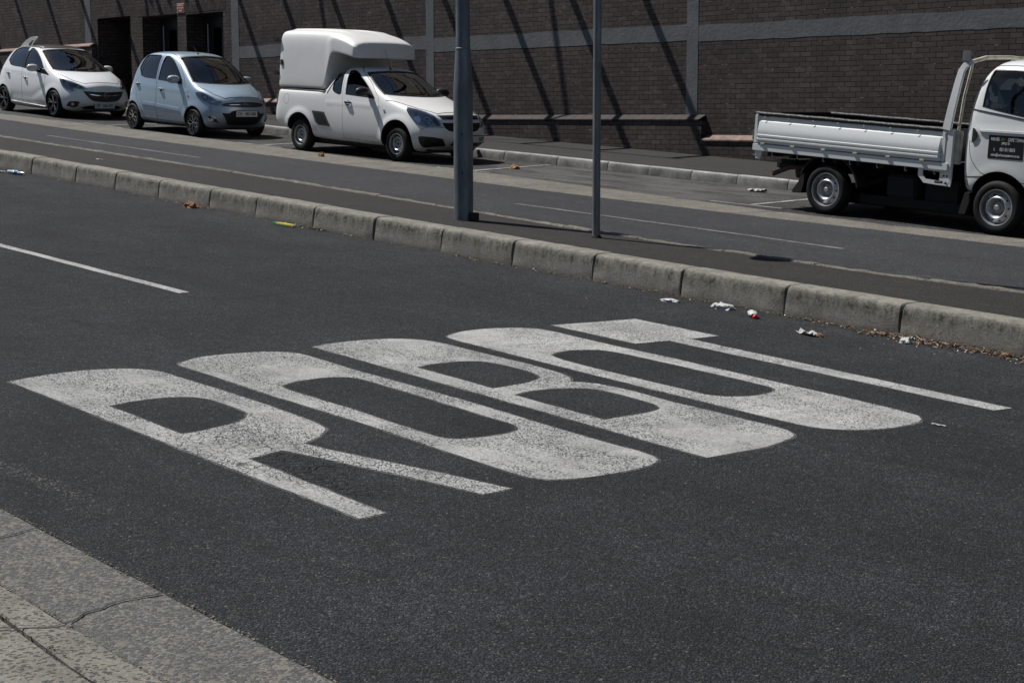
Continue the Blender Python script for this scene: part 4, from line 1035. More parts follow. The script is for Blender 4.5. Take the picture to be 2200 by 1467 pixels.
def arches(wb, r, y_in=.52, zc=.30):
    cs = []
    for x in (-wb / 2, wb / 2):
        for sd in (-1, 1):
            m = MB(); n = 48; a, b = (y_in * sd, 1.3 * sd); P = [(x + math.cos(2 * math.pi * k / n) * r, zc + math.sin(2 * math.pi * k / n) * r) for k in range(n)]
            m.prism(P, min(a, b), max(a, b), 'XZ'); cs.append(m.mesh('arch'))
    return join_me(cs)

def place(name, G, yaw, pitch, W_, label, cat):
    yw, pt = R(yaw), R(pitch); left = Vector((-math.sin(yw), math.cos(yw), 0))
    e = empty(name, Vector(G) + left * (W_ / 2)); e.rotation_euler = Euler((0, pt, yw), 'XYZ'); return tag(e, label, cat)

def shape_arches(me, wb, r, zc, lip=.014, fall=.13, crease=None):
    for v in me.vertices:
        for x in (-wb / 2, wb / 2):
            d = math.hypot(v.co.x - x, v.co.z - zc) - r
            if abs(v.co.y) > .55 and -.05 < d < fall and v.co.z > .2:
                k = math.cos(max(0, d) / fall * math.pi / 2) ** 2; v.co.y += math.copysign(lip * k, v.co.y)
        if crease: crease(v.co)
    me.update()

def poly_inset(poly, d):
    c = Vector((sum(p[0] for p in poly) / len(poly), sum(p[1] for p in poly) / len(poly))); out = []
    n = len(poly)
    A = sum(poly[i][0] * poly[(i + 1) % n][1] - poly[(i + 1) % n][0] * poly[i][1] for i in range(n)); sg_ = 1 if A > 0 else -1
    for i in range(n):
        a, b, c2 = Vector(poly[i - 1]), Vector(poly[i]), Vector(poly[(i + 1) % n])
        e1 = (b - a).normalized(); e2 = (c2 - b).normalized(); n1 = Vector((-e1.y, e1.x)) * sg_; n2 = Vector((-e2.y, e2.x)) * sg_
        m = (n1 + n2); m = m.normalized() / max(.35, math.sqrt((1 + n1.dot(n2)) / 2)) if m.length > 1e-6 else n1
        out.append(tuple(b + m * d))
    return out

def make_car(root, spec):
    """cage -> smooth shell -> cabin, arches, windows and door gaps cut out -> body and doors as separate parts"""
    z_0, k_ = spec['zs']; zf_ = lambda z: z if z < z_0 else z_0 + (z - z_0) * k_
    spec['zf'] = zf_
    for q in spec['stations']: q['s'] = [(y, zf_(z)) for y, z in q['s']]; q['zT'] = zf_(q['zT'])
    zp = lambda P: [(a, zf_(b)) for a, b in P]
    spec['windows'] = [(q[0], zp(q[1]), q[2]) + ((zp(q[3]),) if len(q) > 3 else ()) for q in spec['windows']]; spec['doors'] = [(n_, zp(P)) for n_, P in spec['doors']]
    spec['screen'] = zp(spec['screen']); 
    if spec.get('rear_screen'): spec['rear_screen'] = zp(spec['rear_screen'])
    me = subdivided(cage(spec['stations'], spec['b0'], spec['b1']), 3)
    wb = spec['wb']; shape_arches(me, wb, spec['arch'], spec['hub'], spec.get('lip', .014), crease=spec.get('crease'))
    sh = Shell(me); cut = me.copy()
    cut = boolean(cut, arches(wb, spec['arch'], zc=spec['hub']))
    cut = boolean(cut, sh.cavity(spec['cabin']))
    wins = []
    for P in spec['windows']:
        rp = catmull(P[1], 3, sharp=60); m = MB(); m.prism(rp, -1.4, -.30, 'XZ'); m.prism(rp, .30, 1.4, 'XZ'); wins.append(m.mesh('w'))
    cut = boolean(cut, join_me(wins))
    scr = catmull(spec['screen'], 3, sharp=60); cut = boolean(cut, prism_me(scr, spec['screen_x'], 4, 'YZ'))
    if spec.get('rear_screen'): cut = boolean(cut, prism_me(catmull(spec['rear_screen'], 3, sharp=60), -4, spec['rear_x'], 'YZ'))
    for P in spec.get('holes', []): 
        rp = catmull(P, 3, sharp=60); m = MB(); m.prism(rp, -1.4, -.62, 'XZ'); m.prism(rp, .62, 1.4, 'XZ'); cut = boolean(cut, m.mesh('h'))
    doors = []
    for name, P in spec['doors']:
        rp = catmull(P, 3, sharp=55); rin = poly_inset(rp, spec.get('gap', .0055))
        for sd in (-1, 1):
            a, b = (-1.4, -.42) if sd < 0 else (.42, 1.4)
            d = boolean(cut.copy(), prism_me(rin, a, b, 'XZ'), 'INTERSECT'); doors.append((name, d))
        m = MB(); m.prism(rp, -1.4, -.42, 'XZ'); m.prism(rp, .42, 1.4, 'XZ'); cut = boolean(cut, m.mesh('d'))
    body = sh.finish(cut, 'body', spec['paint'], M['trim'], root)
    for name, d in doors: sh.finish(d, name, spec['paint'], M['trim'], root)
    for wq in spec['windows']:
        nm, P, gm = wq[:3]; PP = wq[3] if len(wq) > 3 else P
        for view in ('side', 'far'): sh.patch(poly_inset(catmull(PP, 3, sharp=60), -.014), view, 'window', gm, root, off=-.007, rounded=False, dens=.09)
        if nm: 
            for view in ('side', 'far'):
                # black rubber round the pane
                ring(sh, catmull(P, 3, sharp=60), view, 'window_seal', M['black'], root)
    sh.patch(poly_inset(scr, -.016), 'front', 'windscreen', M['glass_wind'], root, off=-.006, rounded=False, dens=.09)
    ring(sh, scr, 'front', 'windscreen_seal', M['black'], root, w=.016)
    if spec.get('rear_screen'): sh.patch(poly_inset(catmull(spec['rear_screen'], 3, sharp=60), -.016), 'rear', 'rear_window', M['glass_clear' if spec['zs'][0] == 9 else 'glass_dark'], root, off=-.006, rounded=False, dens=.09)
    # floor and underside
    m = MB(); m.box(-wb / 2 - .45, wb / 2 + .42, -.52, .52, .16, .30); m.box(-wb / 2 + .42, wb / 2 - .42, -.66, .66, .19, .30); m.tube([(-wb / 2, -.6, spec['hub']), (-wb / 2, .6, spec['hub'])], .04, 8); m.tube([(wb / 2, -.6, spec['hub']), (wb / 2, .6, spec['hub'])], .04, 8)
    m.build('underbody', M['underbody'], root)
    return sh

def ring(sh, poly, view, name, mat, parent, w=.010, off=.0015):
    """a closed rubber strip following an outline on the skin"""
    P = []
    n = len(poly)
    for i in range(n):
        a, b = Vector(poly[i]), Vector(poly[(i + 1) % n]); k = max(1, int((b - a).length / .04))
        for j in range(k): P.append(a.lerp(b, j / k))
    inner = poly_inset([tuple(p) for p in P], w * .75); outer = poly_inset([tuple(p) for p in P], -w * .4); vs = []; m = len(P)
    last = None
    for L in (outer, inner):
        for q in L:
            h, nn = sh.point(q[0], q[1], view)
            if h is None: h, nn = last
            last = (h, nn); vs.append(h + nn * off)
    fs = [(i, (i + 1) % m, m + (i + 1) % m, m + i) for i in range(m)]
    me = mesh(name, vs, fs); me.materials.append(mat); me.polygons.foreach_set('use_smooth', [True] * len(me.polygons)); return obj(name, me, None, parent)

def lamp(sh, poly, view, parent, bowls, name='headlight', both=True, turn=.0025):
    """bezel under a clear lens, with reflector bowls"""
    for sd in ((-1, 1) if both else (-1,)):
        P = [(a * (-sd if view == 'front' else 1), b) for a, b in poly]; vw = view
        if view == 'front': P = poly if sd < 0 else mirror_poly(poly)
        elif view == 'side' and sd > 0: vw = 'far'
        elif isinstance(view, float) and sd > 0: P = mirror_poly(poly); vw = -view
        e = empty(name, (0, 0, 0)); e.parent = parent
        sh.patch(poly_inset(catmull(P, 3, sharp=50), -.004), vw, 'lamp_rim', M['black'], e, off=.0015, rounded=False, dens=.05)
        sh.patch(P, vw, 'housing', M['lamp_in'], e, off=.006, dens=.03)
        for (bx, bz, br, mt) in bowls:
            bx2 = bx if (sd < 0 or (view == 'side')) else -bx
            if isinstance(br, (list, tuple)): Q = [(q[0] if (sd < 0 or view == 'side') else -q[0], q[1]) for q in br]
            else: Q = [(bx2 + math.cos(t) * br, bz + math.sin(t) * br) for t in [i * math.pi / 9 for i in range(18)]]
            sh.patch(Q, vw, 'reflector', M[mt], e, off=.011, thick=.004, rounded=False, dens=.025)
        sh.patch(P, vw, 'lens', M['lens'], e, off=.019, dens=.03)

# -------- silver blue five door hatchback
def build_silver():
    W_ = 1.595
    c = place('hatchback', (-30.075, 17.608, 1.846), .386, 3.02, W_, 'silver blue five door hatchback with black mesh alloy wheels', 'car')
    sts = [
     st([-1.45, -1.50, -1.50, -1.45, -1.36, -1.17], [(.58, .25), (.69, .36), (.72, .58), (.68, .90), (.585, 1.22), (.47, 1.47)], 1.50, -1.25),
     st([-1.27, -1.27, -1.27, -1.27, -1.22, -1.06], [(.70, .23), (.77, .35), (.79, .60), (.76, .93), (.675, 1.25), (.55, 1.505)], 1.54, -1.08),
     st([-.95, -.95, -.95, -.95, -.93, -.85], [(.735, .21), (.785, .33), (.80, .60), (.775, .96), (.695, 1.27), (.58, 1.54)], 1.575, -.85),
     st(-.45, [(.74, .20), (.79, .32), (.80, .60), (.78, .98), (.70, 1.29), (.59, 1.555)], 1.592),
     st(0, [(.74, .20), (.79, .32), (.80, .60), (.78, .975), (.70, 1.29), (.59, 1.55)], 1.588),
     st([.36, .36, .36, .36, .36, .34], [(.74, .20), (.79, .32), (.80, .60), (.78, .965), (.705, 1.27), (.60, 1.50)], 1.545, .50),
     st([.78, .78, .78, .78, .76, .72], [(.74, .20), (.79, .32), (.80, .60), (.775, .95), (.725, 1.12), (.655, 1.285)], 1.31, .92),
     st([1.08, 1.08, 1.08, 1.08, 1.08, 1.06], [(.73, .20), (.785, .32), (.795, .60), (.77, .91), (.73, 1.01), (.685, 1.06)], 1.065, 1.26),
     st([1.34, 1.34, 1.34, 1.34, 1.34, 1.32], [(.71, .19), (.775, .31), (.79, .57), (.75, .84), (.68, .945), (.58, .985)], 1.005, 1.52),
     st([1.52, 1.54, 1.56, 1.56, 1.54, 1.54], [(.66, .18), (.745, .30), (.75, .52), (.69, .76), (.60, .86), (.48, .905)], .93, 1.75),
     st([1.60, 1.69, 1.73, 1.72, 1.71, 1.72], [(.60, .18), (.66, .31), (.665, .50), (.60, .68), (.52, .77), (.42, .825)], .84, 1.88)]
    def crease(co):
        # soft waist crease along the doors
        if abs(co.y) > .6 and -1.2 < co.x < 1.0:
            z0 = .93 - .03 * co.x; d = co.z - z0
            if -.10 < d < .05: co.y += math.copysign(.007 * math.exp(-(d / .03) ** 2), co.y)
            d2 = co.z - (.34 - .02 * co.x)
            if abs(d2) < .1: co.y -= math.copysign(.010 * math.exp(-(d2 / .05) ** 2), co.y)
    spec = dict(stations=sts, b0=[-.15] * 6, b1=[.17, .21, .23, .22, .20, .18], zs=(1.05, 1.17), wb=2.38, arch=.335, hub=.285, lip=.012, crease=crease, paint=M['silver_blue'],
        cabin=[(-1.25, .38), (.82, .34), (.86, .80), (1.18, .90), (1.35, 1.02), (1.0, 1.7), (-1.5, 1.7)],
        windows=[('r', [(-.86, 1.125), (-1.06, 1.27), (-1.00, 1.46), (-.93, 1.505), (-.40, 1.515), (-.295, 1.49), (-.29, 1.095)], M['glass_dark']),
                 ('f', [(-.20, 1.085), (-.16, 1.50), (-.02, 1.50), (.22, 1.43), (.47, 1.285), (.70, 1.105), (.72, 1.035)], M['glass'])],
        screen=[(-.68, 1.075), (-.56, 1.47), (-.50, 1.495), (0, 1.525), (.50, 1.495), (.56, 1.47), (.68, 1.075), (.4, 1.062), (0, 1.055), (-.4, 1.062)], screen_x=.30,
        rear_screen=[(-.50, 1.08), (-.44, 1.42), (.44, 1.42), (.50, 1.08)], rear_x=-1.0,
        doors=[('rear_door', [(-1.12, 1.25), (-1.02, 1.51), (-.92, 1.545), (-.25, 1.555), (-.245, 1.1), (-.235, .9), (-.20, .27), (-.74, .285), (-.83, .50), (-.98, .64), (-1.06, .85), (-1.10, 1.05)]),
               ('front_door', [(-.245, 1.1), (-.25, 1.555), (.0, 1.545), (.28, 1.475), (.55, 1.315), (.80, 1.10), (.84, .95), (.85, .6), (.82, .255), (-.20, .27), (-.235, .9)])])
    sh = make_car(c, spec)
    interior(c, .15, -.65, .5, .42, 0, 1.02, .98, .62)
    for x in (-1.19, 1.19):
        for sd in (-1, 1): wheel(c, x, sd * (.795 - .09), .285, .175, sd, 'mesh', rim_r=.205)
    # face
    lamp(sh, [(-.045, .912), (.02, .921), (.121, .902), (.25, .841), (.366, .786), (.453, .76), (.508, .732), (.475, .695), (.41, .66), (.294, .675), (.193, .709), (.107, .743), (.035, .791), (-.023, .855)], R(30), c,
         [(.157, .795, .050, 'lamp_dark'), (.157, .795, .032, 'chrome'), (.075, .848, .034, 'chrome'), (0, 0, [(.26, .735), (.34, .75), (.43, .735), (.40, .705), (.33, .69), (.27, .70)], 'chrome'), (.452, .722, .018, 'amber')])
    sh.patch([(-.50, .655), (-.44, .69), (-.26, .718), (0, .728), (.26, .718), (.44, .69), (.50, .655), (.38, .632), (0, .622), (-.38, .632)], 'front', 'grille', M['black'], c, off=.003, thick=.004, dens=.04)
    sh.patch([(-.44, .664), (-.44, .669), (0, .680), (.44, .669), (.44, .664), (0, .674)], 'front', 'grille_bar', M['chrome'], c, off=.008, thick=.003, dens=.04, rounded=False)
    sh.patch([(-.50, .505), (-.46, .44), (-.36, .30), (-.30, .272), (0, .262), (.30, .272), (.36, .30), (.46, .44), (.50, .505), (.36, .50), (.30, .55), (-.30, .55), (-.36, .50)], 'front', 'lower_grille', M['black_matt'], c, off=.003, thick=.003, dens=.04)
    for sd in (-1, 1):
        e = empty('fog_light', (0, 0, 0)); e.parent = c; q = lambda L: [(a * -sd, b) for a, b in L]; vw = R(30) * -sd
        F = [(.187, .455), (.262, .446), (.363, .398), (.433, .32), (.363, .304), (.262, .323), (.204, .394)]
        sh.patch(q(F), vw, 'surround', M['chrome'], e, off=.003, thick=.006, dens=.03)
        sh.patch(q(poly_inset(F, .016)), vw, 'recess', M['black'], e, off=.012, dens=.03)
        sh.patch(q([(.285 + math.cos(t) * .035, .372 + math.sin(t) * .034) for t in [i * math.pi / 8 for i in range(16)]]), vw, 'bulb', M['lamp_in'], e, off=.016, thick=.004, dens=.03, rounded=False)
    h, n = sh.point(0, .675, 'front'); bad = empty('badge', h + n * .018); bad.parent = c
    m = MB(); m.tube([(0, math.cos(t) * .062, math.sin(t) * .034) for t in [2 * math.pi * i / 28 for i in range(29)]], .0055, 6, caps=False); m.tube([(0, -.030, -.02), (0, -.018, .022)], .006, 6); m.tube([(0, .018, -.022), (0, .030, .02)], .006, 6); m.tube([(0, -.022, -.003), (0, .022, .003)], .005, 6); m.build('emblem', M['chrome'], bad)
    h, n = sh.point(0, .495, 'front'); plate(c, h + Vector((.018, 0, 0)), R(90), 'CA   465-586', w=.50)
    # shut lines
    for v, pts in (('top', [(1.77, -.40), (1.84, -.2), (1.865, 0), (1.84, .2), (1.77, .40)]), ('top', [(1.77, -.40), (1.58, -.53), (1.28, -.64), (1.08, -.70)]), ('top', [(1.77, .40), (1.58, .53), (1.28, .64), (1.08, .70)])): sh.seam(pts, v, 'bonnet_gap', M['joint'], c, w=.005)
    sh.seam([(-.645, .685), (-.66, .60), (-.665, .52)], 'front', 'bumper_gap', M['joint'], c, w=.0035)
    # side details
    handle(sh, c, -.985, .985, M['silver_blue'], .16, .036); handle(sh, c, -.02, .905, M['silver_blue'], .16, .036)
    for view in ('side', 'far'):
        sh.patch([(-.80, .585), (-.76, .625), (-.26, .60), (-.25, .545), (-.76, .565)], view, 'side_moulding', M['silver_blue'], c, off=.002, thick=.022, dens=.08, rounded=False)
        sh.patch([(-.225, .598), (.68, .545), (.73, .49), (-.22, .543)], view, 'side_moulding', M['silver_blue'], c, off=.002, thick=.022, dens=.08, rounded=False)
        sh.patch([(1.0 + math.cos(t) * .022, .80 + math.sin(t) * .014) for t in [i * math.pi / 6 for i in range(12)]], view, 'side_repeater', M['black'], c, off=.002, thick=.006, dens=.02, rounded=False)
        sh.patch([(-.94, 1.13), (-.93, 1.51), (-.915, 1.51), (-.925, 1.13)], view, 'window_bar', M['black'], c, off=.002, dens=.05, rounded=False)
        sh.patch([(.60, 1.19), (.73, 1.06), (.725, 1.03), (.60, 1.035)], view, 'mirror_base', M['black'], c, off=.003, thick=.006, dens=.04, rounded=False)
        sh.patch([(-1.34, 1.12), (-1.28, 1.12), (-1.38, .82), (-1.46, .86), (-1.42, 1.0)], view, 'tail_light', M['red_lens'], c, off=.003, thick=.008, dens=.04)
    mirror(c, .60, -.875, 1.115, -1, M['silver_blue']); mirror(c, .60, .875, 1.115, 1, M['silver_blue'])
    a = MB(); a.tube([(.26, -.1, 1.655), (.12, -.1, 1.79)], [.006, .003], 6); a.tube([(.29, -.1, 1.64), (.24, -.1, 1.68)], [.02, .008], 8); a.build('aerial', M['black'], c)
    for y0, y1 in ((-.42, .05), (.12, .58)):
        w = MB(); P = []
        for i in range(7):
            t = i / 6; h, n = sh.point(y0 + (y1 - y0) * t, 1.082 + .045 * t * (1 if y0 < 0 else .8), 'front'); P.append(h + n * .012)
        w.tube(P, .008, 6); w.build('wiper', M['black'], c)
    sh.patch([(.56 + math.cos(t) * .035, 1.16 + math.sin(t) * .03) for t in [i * math.pi / 8 for i in range(16)]], 'front', 'licence_disc', M['sign_white'], c, off=-.010, dens=.03, rounded=False)

# -------- white hatchback with a dark roof
def build_white():
    W_ = 1.75
    c = place('hatchback', (-36.117, 17.601, 2.243), .069, 2.866, W_, 'white five door hatchback with a black roof and raised rear spoiler', 'car')
    sts = [
     st([-1.74, -1.82, -1.82, -1.74, -1.60, -1.42], [(.62, .24), (.72, .38), (.76, .62), (.70, .92), (.60, 1.18), (.48, 1.40)], 1.42, -1.48),
     st([-1.52, -1.52, -1.52, -1.50, -1.42, -1.28], [(.74, .22), (.83, .36), (.86, .62), (.83, .93), (.71, 1.2), (.56, 1.44)], 1.465, -1.30),
     st([-1.12, -1.12, -1.12, -1.12, -1.08, -1.0], [(.78, .2), (.855, .33), (.875, .6), (.85, .97), (.745, 1.23), (.59, 1.48)], 1.51, -1.0),
     st(-.6, [(.79, .19), (.86, .32), (.87, .6), (.85, .98), (.75, 1.25), (.605, 1.50)], 1.54),
     st(-.15, [(.79, .18), (.86, .31), (.87, .6), (.85, .975), (.75, 1.25), (.61, 1.50)], 1.54),
     st([.20, .20, .20, .20, .20, .17], [(.79, .18), (.86, .31), (.87, .6), (.85, .96), (.755, 1.22), (.62, 1.45)], 1.49, .38),
     st([.66, .66, .66, .66, .64, .60], [(.79, .18), (.86, .31), (.87, .6), (.845, .93), (.78, 1.10), (.68, 1.235)], 1.26, .82),
     st([1.10, 1.10, 1.10, 1.10, 1.10, 1.08], [(.78, .17), (.855, .30), (.87, .58), (.84, .87), (.79, .975), (.72, 1.03)], 1.045, 1.34),
     st([1.44, 1.44, 1.44, 1.44, 1.44, 1.42], [(.76, .16), (.84, .29), (.86, .54), (.82, .79), (.74, .90), (.63, .95)], .975, 1.66),
     st([1.64, 1.66, 1.68, 1.68, 1.68, 1.68], [(.73, .15), (.81, .27), (.82, .48), (.76, .69), (.66, .80), (.52, .86)], .895, 1.92),
     st([1.74, 1.85, 1.90, 1.90, 1.91, 1.92], [(.66, .14), (.73, .27), (.735, .43), (.66, .60), (.57, .70), (.46, .76)], .79, 2.08)]
    def crease(co):
        if abs(co.y) > .65 and -1.5 < co.x < .9:
            z0 = .97 - .05 * co.x; d = co.z - z0
            if -.10 < d < .05: co.y += math.copysign(.008 * math.exp(-(d / .028) ** 2), co.y)
            z1 = .42 + max(0, co.x - .2) * .35; d = co.z - z1
            if abs(d) < .2 and co.x > -.8: co.y -= math.copysign(.008 * math.exp(-(d / .08) ** 2), co.y)
        if co.z < .26 and abs(co.y) > .6 and -.95 < co.x < .95: co.y += math.copysign(.012, co.y)
    spec = dict(stations=sts, b0=[-.15] * 6, b1=[.20, .25, .26, .25, .24, .20], zs=(1.05, 1.17), wb=2.51, arch=.352, hub=.31, lip=.012, crease=crease, paint=M['white'],
        cabin=[(-1.45, .38), (.86, .34), (.90, .78), (1.22, .86), (1.40, 1.0), (1.0, 1.7), (-1.6, 1.7)],
        windows=[('r', [(-.93, 1.105), (-1.18, 1.20), (-1.14, 1.33), (-1.04, 1.43), (-.80, 1.465), (-.40, 1.47), (-.36, 1.46), (-.325, 1.075)], M['glass_dark']),
                 ('f', [(-.235, 1.065), (-.27, 1.455), (-.15, 1.455), (.10, 1.39), (.40, 1.25), (.70, 1.07), (.98, .945), (.95, .935)], M['glass_dark'])],
        screen=[(-.73, 1.05), (-.60, 1.40), (-.54, 1.43), (0, 1.46), (.54, 1.43), (.60, 1.40), (.73, 1.05), (.45, 1.04), (0, 1.032), (-.45, 1.04)], screen_x=.14,
        rear_screen=[(-.50, 1.08), (-.42, 1.36), (.42, 1.36), (.50, 1.08)], rear_x=-1.2,
        doors=[('rear_door', [(-1.24, 1.20), (-1.18, 1.38), (-1.05, 1.475), (-.80, 1.505), (-.34, 1.51), (-.30, 1.08), (-.30, .9), (-.27, .27), (-.86, .29), (-.93, .50), (-1.08, .66), (-1.16, .90)]),
               ('front_door', [(-.30, 1.08), (-.34, 1.51), (-.10, 1.495), (.16, 1.425), (.45, 1.28), (.74, 1.10), (.83, .96), (.83, .6), (.80, .26), (-.27, .27), (-.30, .9)])])
    sh = make_car(c, spec)
    interior(c, .1, -.75, .5, .40, 0, 1.02, .96, .66)
    for x in (-1.255, 1.255):
        for sd in (-1, 1): wheel(c, x, sd * (.868 - .10), .31, .20, sd, 'five', rim_r=.222)
    sh.patch([(.30, 0), (.26, -.30), (.14, -.535), (-.2, -.565), (-.8, -.555), (-1.25, -.50), (-1.36, 0), (-1.25, .50), (-.8, .555), (-.2, .565), (.14, .535), (.26, .30)], 'top', 'roof', M['roof_black'], c, off=.003, dens=.1)
    # open spoiler standing up at the rear of the roof
    e = empty('rear_spoiler', (-1.15, -.45, 1.535)); e.parent = c; m = MB()
    outer = catmull([(-.02, -.01), (.18, .10), (.38, .19), (.60, .245), (.80, .26), (.90, .24), (.86, .20), (.72, .10), (.60, .0), (.50, .0), (.62, .09), (.72, .165), (.68, .175), (.55, .12), (.42, .04), (.36, .0)], 3, sharp=70)
    m.prism(outer, -.022, .022, 'XZ'); m.build('fin', M['white'], e, bevel=.006)
    lamp(sh, [(-.075, .872), (-.021, .883), (.08, .854), (.226, .813), (.372, .757), (.474, .707), (.515, .663), (.415, .653), (.268, .672), (.21, .663), (.224, .618), (.165, .624), (.078, .652), (.006, .702), (-.045, .775)], R(26), c,
         [(0, 0, [(.12, .78), (.26, .765), (.42, .70), (.42, .675), (.27, .695), (.16, .69)], 'lamp_dark'), (.196, .735, .030, 'chrome'), (.330, .712, .026, 'chrome'), (.03, .815, .034, 'chrome')])
    sh.patch([(-.50, .612), (-.2, .600), (0, .598), (.2, .600), (.50, .612), (.45, .53), (.37, .44), (.28, .395), (0, .375), (-.28, .395), (-.37, .44), (-.45, .53)], 'front', 'grille', M['black'], c, off=.003, thick=.003, dens=.04)
    sh.patch([(-.41, .575), (-.36, .535), (-.2, .512), (0, .505), (.2, .512), (.36, .535), (.41, .575), (.37, .55), (.2, .53), (0, .524), (-.2, .53), (-.37, .55)], 'front', 'grille_bar', M['chrome'], c, off=.008, thick=.004, dens=.04, rounded=False)
    for k in range(6): sh.patch([(-.34, .575 - .028 * k), (.34, .575 - .028 * k), (.34, .569 - .028 * k), (-.34, .569 - .028 * k)], 'front', 'grille_slat', M['dash'], c, off=.007, thick=.003, dens=.08, rounded=False)
    h, n = sh.point(0, .52, 'front'); bad = empty('badge', h + Vector((.022, 0, 0))); bad.parent = c
    m = MB(); m.tube([(0, math.cos(t) * .058, math.sin(t) * .058) for t in [2 * math.pi * i / 28 for i in range(29)]], .0065, 6, caps=False); m.tube([(0, -.055, .010), (0, .012, .010), (0, -.012, -.010), (0, .055, -.010)], .005, 6); m.build('emblem', M['chrome'], bad)
    for sd in (-1, 1):
        e = empty('fog_light', (0, 0, 0)); e.parent = c; q = lambda L: [(a * -sd, b) for a, b in L]; vw = R(26) * -sd
        F = [(.07, .281), (.115, .357), (.203, .381), (.342, .377), (.349, .347), (.29, .278), (.187, .253), (.099, .251)]
        sh.patch(q(F), vw, 'recess', M['black'], e, off=.003, thick=.002, dens=.03)
        sh.patch(q([(.07, .262), (.18, .243), (.29, .262), (.365, .34), (.352, .372), (.342, .345), (.28, .276), (.187, .252), (.09, .268)]), vw, 'chrome_edge', M['chrome'], e, off=.006, thick=.004, dens=.03)
        sh.patch(q([(.205 + math.cos(t) * .034, .32 + math.sin(t) * .034) for t in [i * math.pi / 8 for i in range(16)]]), vw, 'bulb', M['lamp_in'], e, off=.009, thick=.004, dens=.03, rounded=False)
    sh.patch([(-.50, .245), (-.36, .285), (0, .29), (.36, .285), (.50, .245), (.42, .215), (0, .205), (-.42, .215)], 'front', 'lower_grille', M['black_matt'], c, off=.003, thick=.003, dens=.04)
    sh.patch([(-.66, .150), (-.45, .165), (0, .170), (.45, .165), (.66, .150), (.60, .135), (0, .135), (-.60, .135)], 'front', 'lip', M['black'], c, off=.004, thick=.012, dens=.05, rounded=False)
    h, n = sh.point(0, .285, 'front'); plate(c, h + Vector((.020, 0, 0)), R(90), 'CF   105-703', w=.50)
    for v, pts in (('top', [(1.92, -.42), (2.0, -.2), (2.03, 0), (2.0, .2), (1.92, .42)]), ('top', [(1.92, -.42), (1.66, -.58), (1.38, -.68), (1.12, -.74)]), ('top', [(1.92, .42), (1.66, .58), (1.38, .68), (1.12, .74)])): sh.seam(pts, v, 'bonnet_gap', M['joint'], c, w=.005)
    sh.seam([(-.60, .62), (-.69, .60), (-.72, .58)], 'front', 'bumper_gap', M['joint'], c, w=.0035)
    handle(sh, c, -1.0, .925, M['chrome'], .15, .03); handle(sh, c, -.10, .845, M['chrome'], .15, .03)
    for view in ('side', 'far'):
        sh.patch([(-.945, 1.12), (-.96, 1.46), (-.945, 1.46), (-.93, 1.12)], view, 'window_bar', M['black'], c, off=.002, dens=.05, rounded=False)
        sh.patch([(-.33, 1.07), (-.37, 1.47), (-.27, 1.46), (-.232, 1.065)], view, 'door_pillar', M['black'], c, off=.002, dens=.05, rounded=False)
        sh.patch([(.60, 1.13), (.62, 1.12), (.66, .94), (.64, .94)], view, 'window_bar', M['black'], c, off=.002, dens=.05, rounded=False)
        sh.patch([(-.88, .265), (-.84, .30), (-.2, .265), (.84, .235), (.86, .19), (.2, .185), (-.80, .215)], view, 'side_skirt', M['white'], c, off=.004, thick=.03, dens=.08, rounded=False)
        sh.patch([(-1.70, 1.10), (-1.60, 1.10), (-1.62, .86), (-1.76, .90)], view, 'tail_light', M['red_lens'], c, off=.003, thick=.008, dens=.04)
    mirror(c, .46, -.955, 1.075, -1, M['white'], arm='roof_black' if False else 'black'); mirror(c, .46, .955, 1.075, 1, M['white'])
    for y0, y1 in ((-.50, .05), (.10, .62)):
        w = MB(); P = []
        for i in range(7):
            t = i / 6; h, n = sh.point(y0 + (y1 - y0) * t, 1.058 + .02 * t, 'front'); P.append(h + n * .012)
        w.tube(P, .008, 6); w.build('wiper', M['black'], c)

